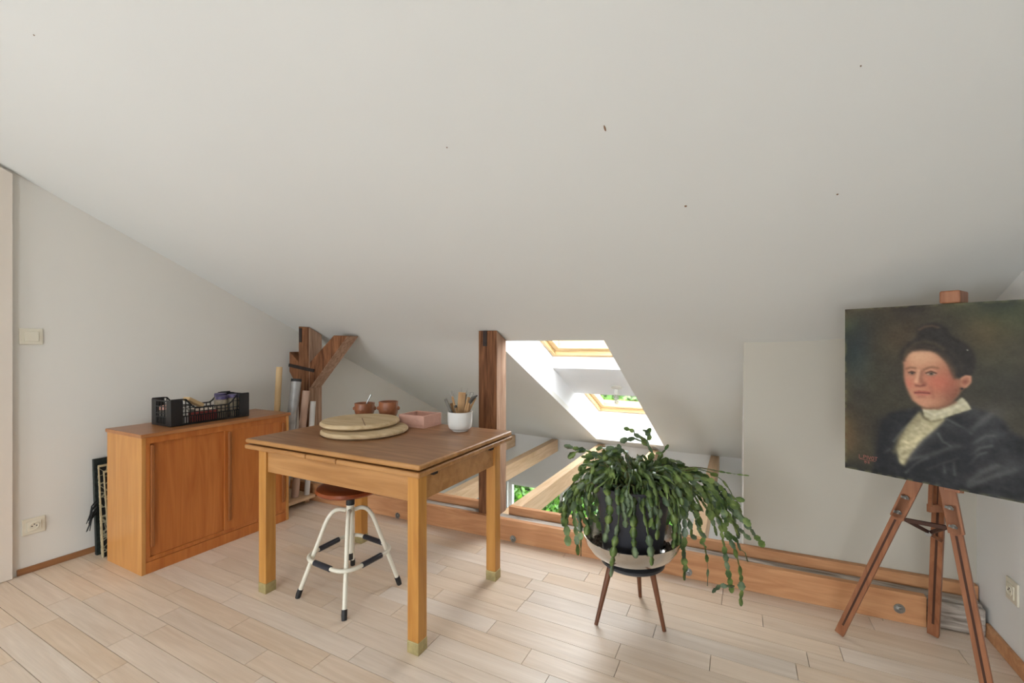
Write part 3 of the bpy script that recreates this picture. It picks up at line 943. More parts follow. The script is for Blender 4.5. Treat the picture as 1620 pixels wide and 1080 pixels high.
# soup bowls
def bowl(x, y, r, h_, label):
    z = T
    e = thing('soup_bowl', (x, y, z), label, 'bowl', 'terracotta bowls on the table')
    pr = [(0, 0), (r * .55, 0), (r * .62, h_ * .05), (r * .9, h_ * .4), (r, h_ * .66), (r * .94, h_ * .88), (r * .97, h_), (r * .90, h_), (r * .86, h_ * .86), (r * .9, h_ * .64), (r * .5, h_ * .14), (0, h_ * .10)]
    MB().lathe(pr, (x, y, z), 36).build('body', 'terracotta', e, smooth=True)
    for s in (-1, 1):
        p = Vector((x, y, z + h_ * .66)) + RW * s * r * .98
        MB().lathe([(0, -.012), (.008, -.008), (.014, 0), (.010, .009), (0, .013)], p, 10, (RW * s).to_track_quat('Z', 'Y').to_matrix()).build('lion_handle', 'terracotta', e, smooth=True)
    p = Vector((x, y, z + h_ * .60)) - FW * r * .98
    MB().lathe([(0, -.008), (.009, -.004), (.009, .003), (0, .006)], p, 10, (-FW).to_track_quat('Z', 'Y').to_matrix()).build('stud', 'terracotta', e, smooth=True)


bowl(-2.165, 2.118, .066, .104, 'terracotta bowl with a spoon in it')
bowl(-1.972, 2.128, .062, .124, 'empty terracotta bowl with two side knobs')
sx, sy = -2.165, 2.118
o = MB().tube([Vector((sx, sy, T + .03)) - RW * .02, Vector((sx, sy, T + .12)) + RW * .022, Vector((sx, sy, T + .158)) + RW * .042], [.004, .0045, .006], 8).build('spoon', 'steel', org=(sx, sy, T + .03), smooth=True)
tag(o, 'small metal spoon standing in the terracotta bowl', 'spoon')

# clay tray
ax0, ax1, ay0, ay1, ah, aw = -1.80, -1.612, 2.028, 2.195, .070, .014
e = thing('clay_tray', ((ax0 + ax1) / 2, (ay0 + ay1) / 2, T), 'open pink clay box beside the white pot', 'tray')
MB().box(ax0, ax1, ay0, ay1, T, T + .012).build('base', 'clay', e)
for q in ((ax0, ax1, ay0, ay0 + aw), (ax0, ax1, ay1 - aw, ay1), (ax0, ax0 + aw, ay0 + aw, ay1 - aw), (ax1 - aw, ax1, ay0 + aw, ay1 - aw)):
    MB().box(*q, T + .0121, T + ah).build('wall', 'clay', e, bevel=.002)

# white pot with tools
px, py, pr_, ph = -1.395, 2.075, .069, .108
pot_prof = [(0, 0), (pr_ * .62, 0), (pr_ * .64, .004), (pr_ * .60, .006), (pr_ * .80, .010), (pr_ * .94, .022), (pr_ * .985, .038), (pr_, .06), (pr_ * 1.01, ph - .004), (pr_ * 1.03, ph), (pr_ * .95, ph), (pr_ * .93, .05), (pr_ * .7, .016), (0, .012)]
o = MB().lathe(pot_prof, (px, py, T), 48).build('tool_pot', 'ceramic', org=(px, py, T), smooth=True)
tag(o, 'white ceramic pot holding modelling tools', 'pot')


def tool(lean_r, lean_f, L_, r0, r1, mat, label, kind='stick', base=(0, 0)):
    b = Vector((px, py, T + .018)) + RW * base[0] + FW * base[1]
    d = (RW * lean_r + FW * lean_f + Vector((0, 0, 1))).normalized()
    L_, r0 = L_ * 1.06, r0 * 1.15
    e = thing('modelling_tool', b, label, 'tool', 'modelling tools in the white pot')
    if kind == 'slab':
        MB().bar(b, b + d * L_, r0, r1, FW).build('blade', mat, e, bevel=.001)
        return
    MB().tube([b, b + d * L_ * .5, b + d * L_], [r0 * .7, r0, r1], 10).build('handle', mat, e, smooth=True)
    if kind == 'loop':
        t_ = b + d * (L_ - .003); s = RW
        pts = [t_ - s * .003, t_ - s * .010 + d * .018, t_ - s * .006 + d * .034, t_ + s * .006 + d * .034, t_ + s * .010 + d * .018, t_ + s * .003]
        MB().tube(pts, .0011, 6).build('wire_loop', 'steel', e)
    if kind == 'needle':
        MB().tube([b + d * (L_ - .004), b + d * (L_ + .035)], [.0014, .0006], 6).build('needle', 'steel', e)
    if kind == 'blade':
        t_ = b + d * (L_ - .004); q = d + RW * .35
        MB().tube([t_, t_ + q.normalized() * .03, t_ + (d + RW * .7).normalized() * .062], [.009, .011, .003], 8).build('blade', 'tool_dark', e, smooth=True)
    if kind == 'fork':
        for s in (-1, 0, 1):
            t_ = b + d * (L_ - .004)
            MB().tube([t_, t_ + d * .014 + RW * s * .007, t_ + d * .03 + RW * s * .006], .0011, 6).build('prong', 'steel', e)


tool(-.44, .0, .165, .008, .0085, 'tool_grey', 'grey ribbed tool leaning out at the left of the pot', base=(-.012, 0))
tool(-.22, .05, .165, .007, .006, 'tool_wood', 'loop wire tool standing tall at the left of the pot', 'loop', (-.008, .012))
tool(-.30, .1, .130, .0075, .008, 'tool_wood', 'blunt wooden tool between the left tools', base=(-.014, .018))
tool(-.13, -.1, .120, .0065, .009, 'tool_dark', 'short dark tipped tool in the middle left', base=(-.006, -.012))
tool(.07, .1, .185, .036, .006, 'tool_wood', 'flat brown wooden slab in the middle of the pot', 'slab', (-.004, .004))
tool(.03, .25, .180, .005, .004, 'tool_wood', 'needle tool behind the flat slab', 'needle', (-.004, .018))
tool(.14, .25, .175, .005, .004, 'tool_grey', 'thin needle tool just right of the slab', 'needle', (.004, .02))
tool(.22, .02, .165, .008, .006, 'tool_wood', 'wire fork tool with a wooden handle', 'fork', (.01, -.004))
tool(.27, .12, .160, .007, .006, 'tool_wood', 'curled loop tool behind the wire fork tool', 'loop', (.012, .014))
tool(.30, -.05, .140, .0085, .008, 'tool_wood', 'wooden tool with a curved dark blade', 'blade', (.013, -.006))
tool(.50, .05, .160, .005, .004, 'tool_wood', 'slim pointed stick right of the dark blade', base=(.004, .004))
tool(.58, -.02, .180, .005, .004, 'tool_wood', 'slim stick leaning furthest right out of the pot', base=(-.006, -.004))
tool(-.10, -.30, .115, .008, .005, 'tool_wood', 'pale wooden wedge at the pot front', base=(-.004, -.016))

# ------------------------------------------------------------------ swivel stool
qx, qy = -1.768, 1.632
stl = thing('swivel_stool', (qx, qy, 0), 'round seated swivel stool with cream tubular legs under the table', 'stool')
MB().lathe([(0, .497), (.13, .497), (.158, .505), (.164, .514), (.158, .526), (.14, .531), (.08, .528), (0, .526)], (qx - .012, qy + .008, 0), 56).build('seat', 'seat', stl, smooth=True)
MB().lathe([(0, .46), (.011, .46), (.011, .4968), (0, .4968)], (qx, qy, 0), 16).build('spindle', 'chrome', stl, smooth=True)
MB().lathe([(0, .435), (.021, .435), (.021, .462), (.015, .468), (0, .468)], (qx, qy, 0), 20).build('collar', 'rubber', stl, smooth=True)
MB().lathe([(0, .19), (.017, .19), (.017, .30), (.0195, .31), (.0195, .4348), (0, .4348)], (qx, qy, 0), 20).build('column', 'cream_metal', stl, smooth=True)
MB().lathe([(0, .155), (.013, .155), (.013, .1898), (0, .1898)], (qx, qy, 0), 16).build('spindle_end', 'rubber', stl, smooth=True)
feet = [(-.168, -.168), (.168, -.190), (.185, .148), (-.178, .182)]
ringz = .195


def leg_at(fx, fy, z):
    """radius fraction of a leg at height z on its straight part"""
    return .46 + (1 - .46) * (1 - (z - .02) / .355)


rc = []
for fx, fy in feet:
    f_ = Vector((qx + fx, qy + fy, .024)); c_ = Vector((qx, qy, 0)); dirv = Vector((fx, fy, 0))
    k_ = c_ + dirv * .46 + Vector((0, 0, .375))
    path = [c_ + dirv * .09 + Vector((0, 0, .408)), c_ + dirv * .20 + Vector((0, 0, .416))] + bez([c_ + dirv * .26 + Vector((0, 0, .415)), c_ + dirv * .40 + Vector((0, 0, .412)), k_ + (f_ - k_) * .1], 6)[0:] + [f_]
    lg = MB().tube(path, .0105, 12).build('leg', 'cream_metal', stl, smooth=True)
    d_ = (f_ - k_).normalized()
    MB().tube([f_ - d_ * .018, f_ + d_ * .004, Vector((f_.x, f_.y, 0.0)) + Vector((d_.x, d_.y, 0)) * .02], [.013, .0135, .012], 14).build('rubber_foot', 'rubber', lg, smooth=True)
    t_ = (ringz - k_.z) / (f_.z - k_.z)
    rc.append(k_ + (f_ - k_) * t_ + dirv.normalized() * .050)
# rounded square foot ring
cz = [Vector((p.x, p.y, ringz)) for p in rc]
rp_ = []
for i in range(4):
    a, b, c_ = cz[i - 1], cz[i], cz[(i + 1) % 4]
    rp_ += bez([b + (a - b).normalized() * .095, b + (a - b).normalized() * .030, b + (c_ - b).normalized() * .030, b + (c_ - b).normalized() * .095], 8)
rg = MB().tube(rp_, .0095, 12, closed=True).build('foot_ring', 'cream_metal', stl, smooth=True)
for i in range(4):
    a, b = cz[i], cz[(i + 1) % 4]
    u_ = (b - a).normalized()
    MB().tube([a + u_ * .100, b - u_ * .100], .0135, 12).build('grip_sleeve', 'navy', rg, smooth=True)

# ------------------------------------------------------------------ plant stand, bowl and potted cactus
sx, sy = -.440, 2.070
C0 = Vector((sx, sy, 0))
st_ = thing('plant_stand', (sx, sy, 0), 'small dark round plant stand on three splayed wooden legs', 'plant stand')
SZ = .268
MB().lathe([(0, SZ - .02), (.134, SZ - .02), (.143, SZ - .012), (.143, SZ - .003), (.138, SZ), (0, SZ)], C0, 56).build('top', 'disc', st_, smooth=True)
for fx, fy in ((-.570, 1.930), (-.292, 2.022), (-.438, 2.243)):
    f_ = Vector((fx, fy, 0)); t_ = Vector((sx + (fx - sx) * .62, sy + (fy - sy) * .62, SZ - .0222))
    MB().tube([t_, f_], [.0135, .0085], 14).build('leg', 'walnut', st_, smooth=True)
BH = .108
bw = [(0, 0), (.10, 0), (.145, .008), (.185, .034), (.209, .070), (.219, BH), (.215, BH), (.205, .071), (.181, .037), (.142, .013), (.10, .006), (0, .006)]
bo = MB().lathe(bw, C0 + Vector((0, 0, SZ + .001)), 64)
R_ = Matrix.Rotation(math.radians(2.2), 3, -FW)
bo.v = [tuple(R_ @ (Vector(p) - C0 - Vector((0, 0, SZ))) + C0 + Vector((0, 0, SZ + .005))) for p in bo.v]
bo = bo.build('metal_bowl', 'alu', org=(sx, sy, SZ), smooth=True)
tag(bo, 'shallow polished metal bowl under the black flower pot', 'bowl')
gv = MB(); g = random.Random(9)
for _ in range(420):
    a = g.uniform(0, 6.283); r = g.uniform(.148, .178)
    p = C0 + Vector((math.cos(a) * r, math.sin(a) * r, SZ + .050 + g.uniform(-.006, .010)))
    s = g.uniform(.005, .011)
    o6 = [p + Vector(v) * s for v in ((1, 0, 0), (0, 1, 0), (-1, 0, 0), (0, -1, 0), (0, 0, .8), (0, 0, -.8))]
    gv.add(o6, [(0, 1, 4), (1, 2, 4), (2, 3, 4), (3, 0, 4), (1, 0, 5), (2, 1, 5), (3, 2, 5), (0, 3, 5)])
gv = gv.build('gravel', 'gravel', org=(sx, sy, SZ + .04))
tag(gv, 'brown gravel and soil lying in the metal bowl', 'gravel', kind='stuff')

PZ = SZ + .014
PH = .335
pc = thing('potted_cactus', (sx, sy, PZ), 'trailing forest cactus with flat green segments in a black pot', 'plant')
ppf = [(0, 0), (.124, 0), (.128, .004), (.165, PH - .036), (.172, PH - .034), (.177, PH - .002), (.172, PH), (.166, PH - .004), (.158, PH - .05), (0, PH - .05)]
MB().lathe(ppf, C0 + Vector((0, 0, PZ)), 56).build('pot', 'pot', pc, smooth=True)
MB().lathe([(0, PH - .046), (.09, PH - .038), (.157, PH - .048), (.157, PH - .0495), (0, PH - .0495)], C0 + Vector((0, 0, PZ)), 40).build('soil', 'soil', pc, smooth=True)


def segment_mesh(name, seed, mat):
    """flat notched cactus joint along +Z, unit length, raised midrib"""
    g_ = random.Random(seed)
    n = 6
    L_, R2 = [], []
    for i in range(n + 1):
        t = i / n
        w_ = .31 * max(0, math.sin(math.pi * (.03 + .92 * t))) ** .65 * (1 + (.09 if i % 2 else -.07)) + .03
        L_.append((-w_ * g_.uniform(.92, 1.08), t)); R2.append((w_ * g_.uniform(.92, 1.08), t))
    v_, f_ = [], []
    for (a, t), (b, _) in zip(L_, R2):
        v_ += [(a, 0, t), (0, .05, t), (b, 0, t), (0, -.05, t)]
    for i in range(n):
        o_ = i * 4; q = o_ + 4
        f_ += [(o_, o_ + 1, q + 1, q), (o_ + 1, o_ + 2, q + 2, q + 1), (o_ + 2, o_ + 3, q + 3, q + 2), (o_ + 3, o_, q, q + 3)]
    f_ += [(0, 3, 2, 1), (n * 4, n * 4 + 1, n * 4 + 2, n * 4 + 3)]
    me = bpy.data.meshes.new(name); me.from_pydata(v_, [], f_); me.update()
    me.materials.append(M[mat])
    me.polygons.foreach_set('use_smooth', [True] * len(me.polygons))
    return me


SEG = [segment_mesh('leaf_segment', 1, 'cactus'), segment_mesh('leaf_segment', 2, 'cactus'), segment_mesh('leaf_segment', 3, 'cactus_dark'), segment_mesh('leaf_segment', 4, 'cactus_dark')]
mats = []     # (matrix, variant, nearness)
stems = MB()
g = random.Random(21)


def loc(r, f, z):
    return C0 + RW * r + FW * f + Vector((0, 0, z))


def strand(pts, seg_len=.037, wide=1.08, start=0.0, thin=True, fork=.55):
    P_ = bez(pts, 40)
    ph1, ph2, f1_, f2_ = g.uniform(0, 6.3), g.uniform(0, 6.3), g.uniform(6, 11), g.uniform(6, 11)
    P_ = [p + (RW * math.sin(ph1 + f1_ * i / 40) + FW * math.sin(ph2 + f2_ * i / 40)) * .012 * min(1, i / 12) for i, p in enumerate(P_)]
    # arc length
    d = [0]
    for a, b in zip(P_, P_[1:]): d.append(d[-1] + (b - a).length)
    tot = d[-1]
    s = start * tot
    if thin:
        k = max(2, int(40 * min(1, start + .25)))
        stems.tube(P_[:k:3] + [P_[k - 1]], .0028, 5)

    def at(s_):
        s_ = min(max(s_, 0), tot)
        for i in range(len(d) - 1):
            if d[i + 1] >= s_:
                t_ = (s_ - d[i]) / max(1e-6, d[i + 1] - d[i])
                return P_[i].lerp(P_[i + 1], t_)
        return P_[-1]
    roll_ = g.uniform(-.5, .5)
    while s < tot - .012:
        L_ = seg_len * g.uniform(.82, 1.18)
        a, b = at(s), at(s + L_)
        z_ = (b - a)
        if z_.length < .008: break
        z_.normalize()
        roll_ += g.uniform(-.55, .55); roll_ *= .8
        nrm = (-FW + Vector((0, 0, .25)) + RW * .2)
        y_ = (nrm - z_ * nrm.dot(z_))
        if y_.length < .1: y_ = z_.orthogonal()
        y_.normalize()
        y_ = Matrix.Rotation(roll_ * 2 + g.uniform(-.6, .6), 3, z_) @ y_
        x_ = y_.cross(z_)
        w_ = L_ * wide * g.uniform(.85, 1.15)
        m4 = Matrix(((x_.x * w_, y_.x * w_, z_.x * L_ * 1.06, a.x), (x_.y * w_, y_.y * w_, z_.y * L_ * 1.06, a.y), (x_.z * w_, y_.z * w_, z_.z * L_ * 1.06, a.z), (0, 0, 0, 1)))
        mats.append((m4, g.choice((0, 0, 1, 1, 2, 3)), (a - Vector((0, 0, 1.25))).length))
        s += L_ * .97
    # side shoots
    if tot > .2 and g.random() < fork:
        s0 = tot * g.uniform(.45, .8)
        a, b = at(s0), at(s0 + .02)
        d0 = (b - a).normalized()
        sd_ = (RW * g.uniform(-1, 1) + FW * g.uniform(-1, .4)) * .7
        d1 = (d0 + sd_).normalized()
        n_ = g.uniform(.06, .13)
        strand([a, a + d1 * n_ * .4, a + d1 * n_ * .75 + Vector((0, 0, -.01)), a + d1 * n_ + Vector((0, 0, -n_ * .45))], seg_len, wide, 0, False, 0)


TOPZ = PZ + PH - .04
# hand placed strands (right, forward, height in metres about the stand)
H_ = lambda *p: strand([loc(*q) for q in p])
# upright shoot with the branch leaning left
strand([loc(.03, .0, TOPZ), loc(.085, .0, .66), loc(.085, 0, .74), loc(.07, 0, .80)], start=.45)
strand([loc(.075, 0, .79), loc(.05, 0, .81), loc(.0, 0, .825), loc(-.055, 0, .805)], .036)
strand([loc(.06, 0, .80), loc(.03, 0, .835), loc(.0, 0, .85), loc(-.03, 0, .862)], .030)
strand([loc(.07, 0, .81), loc(.085, 0, .83), loc(.075, 0, .85), loc(.06, .0, .855)], .030)
strand([loc(.06, .02, TOPZ), loc(.12, .02, .72), loc(.15, 0, .73), loc(.165, 0, .79)], start=.5, seg_len=.032)
strand([loc(.02, .02, TOPZ), loc(.0, .02, .76), loc(-.05, 0, .775), loc(-.10, 0, .77)], start=.3, seg_len=.034)
# long left outrigger
strand([loc(-.02, 0, TOPZ), loc(-.10, 0, .74), loc(-.20, 0, .755), loc(-.285, -.02, .785)], start=.5, seg_len=.036)
strand([loc(-.02, 0, TOPZ), loc(-.10, 0, .72), loc(-.17, 0, .71), loc(-.24, -.02, .70)], start=.5, seg_len=.036)
# right outrigger and tips over the floor edge
strand([loc(.05, 0, TOPZ), loc(.2, 0, .74), loc(.34, -.01, .67), loc(.52, -.02, .655)], start=.55, seg_len=.030, wide=.35)
strand([loc(.05, 0, TOPZ), loc(.26, 0, .78), loc(.42, -.03, .50), loc(.585, -.04, .335)], start=.25)
strand([loc(.05, 0, TOPZ), loc(.26, 0, .76), loc(.40, -.04, .46), loc(.52, -.05, .36)], start=.25)
strand([loc(.05, 0, TOPZ), loc(.30, 0, .80), loc(.40, -.03, .52), loc(.50, -.03, .545)], start=.3)
strand([loc(.08, 0, TOPZ), loc(.34, -.02, .72), loc(.45, -.06, .42), loc(.465, -.06, .09)], start=.2)
strand([loc(.08, 0, TOPZ), loc(.30, -.02, .72), loc(.43, -.06, .42), loc(.435, -.06, .145)], start=.2)
strand([loc(.44, -.06, .17), loc(.40, -.06, .18), loc(.37, -.06, .155), loc(.33, -.06, .15)], .032)
strand([loc(.06, 0, TOPZ), loc(.27, -.03, .70), loc(.29, -.06, .45), loc(.31, -.06, .20)], start=.2, wide=.8)
strand([loc(.06, 0, TOPZ), loc(.20, -.05, .70), loc(.215, -.08, .48), loc(.215, -.08, .21)], start=.2)
strand([loc(.06, 0, TOPZ), loc(.19, -.05, .72), loc(.20, -.09, .48), loc(.20, -.08, .23)], start=.2)
# left curtain
for i in range(11):
    r = -.21 - .012 * i + g.uniform(-.02, .02)
    z = g.uniform(.36, .52) if i not in (3, 4) else .335
    strand([loc(-.05, g.uniform(-.05, .08), TOPZ), loc(r * .75, g.uniform(-.08, .05), .74 - .008 * i), loc(r * 1.06, g.uniform(-.10, .04), .62), loc(r * 1.02, g.uniform(-.10, .03), z)], start=.18)
# front strands hanging over the pot
for r, z, f in ((-.125, .32, -.215), (-.05, .37, -.22), (.005, .35, -.225), (.055, .46, -.215), (.105, .40, -.205), (-.09, .50, -.21), (-.17, .44, -.19), (.15, .44, -.18)):
    strand([loc(r * .4, -.04, TOPZ), loc(r * .7, -.12, .70), loc(r, f - .005, .65), loc(r + g.uniform(-.015, .015), f, z)], start=.2, seg_len=.040, fork=.25)
# right curtain
for i in range(20):
    r = .20 + .014 * i + g.uniform(-.03, .03)
    z = .62 - r * g.uniform(.30, .75)
    strand([loc(.06, g.uniform(-.06, .10), TOPZ), loc(r * .6, g.uniform(-.08, .12), .765 - .06 * g.random()), loc(r * .95, g.uniform(-.10, .08), .70 - .12 * g.random()), loc(r * 1.1, g.uniform(-.11, .07), z)], start=.18)
# crown: short arching strands all round
for i in range(74):
    a = g.uniform(0, 6.283)
    R_ = g.uniform(.12, .25)
    up = g.uniform(.66, .775)
    strand([loc(math.cos(a) * .05, math.sin(a) * .05, TOPZ), loc(math.cos(a) * R_ * .45, math.sin(a) * R_ * .45, up), loc(math.cos(a) * R_ * .9, math.sin(a) * R_ * .9, up - .02), loc(math.cos(a) * R_ * 1.1, math.sin(a) * R_ * 1.05, up - g.uniform(.06, .2))], start=.15)
# back curtain
for i in range(14):
    a = g.uniform(.4, 2.7); R_ = g.uniform(.2, .3)
    strand([loc(0, .05, TOPZ), loc(math.cos(a) * R_ * .6, math.sin(a) * R_ * .6, .74), loc(math.cos(a) * R_, math.sin(a) * R_, .66), loc(math.cos(a) * R_ * 1.05, math.sin(a) * R_ * 1.05, g.uniform(.42, .55))], start=.2)

stems.build('stem', 'stem', pc, smooth=True)['kind'] = 'stuff'
order = sorted(range(len(mats)), key=lambda i: mats[i][2])
near = set(order[:290])
rest = {0: MB(), 2: MB()}
root_inv = Vector((sx, sy, PZ))
for i, (m4, v, _) in enumerate(mats):
    if i in near:
        o = bpy.data.objects.new('leaf_segment', SEG[v]); col.objects.link(o)
        o.parent = pc
        o.matrix_local = Matrix.Translation(-root_inv) @ m4
    else:
        me = SEG[v]
        rest[0 if v < 2 else 2].add([m4 @ q.co for q in me.vertices], [tuple(p.vertices) for p in me.polygons])
for k in rest:
    if rest[k].v:
        o = rest[k].build('foliage', 'cactus' if k == 0 else 'cactus_dark', pc, smooth=True); o['kind'] = 'stuff'

# ------------------------------------------------------------------ easel
P0 = Vector((.371, 2.159, 0)); DR = Vector((.8624, -.5062, 0)); NB = Vector((.5062, .8624, 0))   # left edge, along, away from the viewer
PW, PZ0, PZ1, PT = .53, .764, 1.389, .020
apex = Vector((.643, 2.150, .915))
ez = thing('artist_easel', (.62, 2.25, 0), 'brown beech tripod easel holding the portrait', 'easel')


def slotted(name, a, b, w_, h_, parent, side):
    a, b = Vector(a), Vector(b)
    o_ = MB().bar(a, b, w_, h_, side).build(name, 'easel', parent, bevel=.002)
    d_ = (b - a); s = Vector(side); u = d_.normalized(); s = (s - u * s.dot(u)).normalized()
    c_ = s * (h_ / 2 + .0006)
    MB().bar(a + d_ * .16 + c_, b - d_ * .07 + c_, w_ * .2, .0012, side).build('slot', 'slot', o_)
    return o_


TOW = (-NB)
f1, f2, f3 = Vector((.378, 2.335, .0)), Vector((.765, 2.088, .0)), Vector((.738, 2.512, .0))
feet_e = []
for nm, f_, fr in (('l', f1, .46), ('r', f2, .46)):
    mid = apex + (f_ - apex) * .40
    low = slotted('lower_leg', apex + (f_ - apex) * .26 + Vector((0, 0, .0)), f_ + (apex - f_).normalized() * .012, .034, .016, ez, TOW)
    MB().bar(apex, mid - (f_ - apex) * .03, .044, .016, TOW).build('upper_leg', 'easel', ez, bevel=.002)
    for q in (.27, .34):
        p = apex + (f_ - apex) * q + TOW * .014
        bo_ = MB().lathe([(0, 0), (.0075, 0), (.0075, .003), (.004, .005), (.004, .014), (0, .014)], p, 14, TOW.to_track_quat('Z', 'Y').to_matrix()).build('wing_nut', 'steel', ez, smooth=True)
        MB().bar(p + TOW * .011 - RW * .015 + Vector((0, 0, .006)), p + TOW * .011 + RW * .015 - Vector((0, 0, .004)), .004, .009).build('wing', 'steel', bo_, bevel=.001)
# rear leg
r_top = apex + NB * .05 + Vector((0, 0, -.02))
slotted('rear_leg', r_top, f3 + (r_top - f3).normalized() * .012, .038, .020, ez, TOW)
q1 = r_top + (f3 - r_top) * .18 + TOW * .014
for s in (-1, 1):
    MB().bar(r_top + TOW * .018 + RW * (s * .020 - .008), r_top + (f3 - r_top) * .30 + TOW * .018 + RW * (s * .020 - .008), .012, .012, TOW).build('rail', 'easel', ez, bevel=.001)
MB().bar(r_top + (f3 - r_top) * .31 + TOW * .018 - RW * .036, r_top + (f3 - r_top) * .31 + TOW * .018 + RW * .022, .03, .013, TOW).build('cross_piece', 'easel', ez, bevel=.001)
MB().lathe([(0, 0), (.010, 0), (.010, .012), (0, .012)], q1 + TOW * .012, 12, TOW.to_track_quat('Z', 'Y').to_matrix()).build('wing_nut', 'steel', ez, smooth=True)
# folding spreader
s1, s2, s3 = (Vector(p) for p in ((0.5547, 2.1519, 0.5926), (0.6641, 2.1407, 0.5892), (0.663, 2.292, 0.5126)))
MB().bar(s1, s2, .012, .014).build('spreader_bar', 'slot', ez, bevel=.001)
MB().bar(s1, s3, .010, .012).build('spreader_bar', 'slot', ez, bevel=.001)
MB().bar(s2, s3, .010, .012).build('spreader_bar', 'slot', ez, bevel=.001)
MB().lathe([(0, 0), (.010, 0), (.010, .014), (0, .014)], s3 + TOW * .006, 12, TOW.to_track_quat('Z', 'Y').to_matrix()).build('wing_nut', 'steel', ez, smooth=True)
MB().bar(s3 + TOW * .01, s3 + RW * .05 + Vector((0, 0, -.03)) + TOW * .01, .008, .012).build('lever', 'walnut', ez, bevel=.001)
# mast with the clamp block and the small ledge under the canvas
ms = P0 + DR * .305 + NB * .062
MB().box(ms.x - .016, ms.x + .016, ms.y - .012, ms.y + .012, .742, 1.408).build('mast', 'easel', ez, bevel=.002)
cl = MB()
cl.bar(ms - DR * .026 + NB * -.03 + Vector((0, 0, 1.4105)), ms + DR * .026 + NB * -.03 + Vector((0, 0, 1.4105)), .095, .042, (0, 0, 1))
cl.build('clamp_block', 'easel', ez, bevel=.005)
cl = MB()
cl.bar(P0 + DR * .285 + NB * .034 + Vector((0, 0, .7575)), P0 + DR * .325 + NB * .034 + Vector((0, 0, .7575)), .05, .012, (0, 0, 1))
cl.build('ledge', 'easel', ez, bevel=.002)
MB().bar(apex - DR * .045 + NB * .012, apex + DR * .045 + NB * .012, .05, .075, (0, 0, 1)).build('hinge_block', 'easel', ez, bevel=.003)

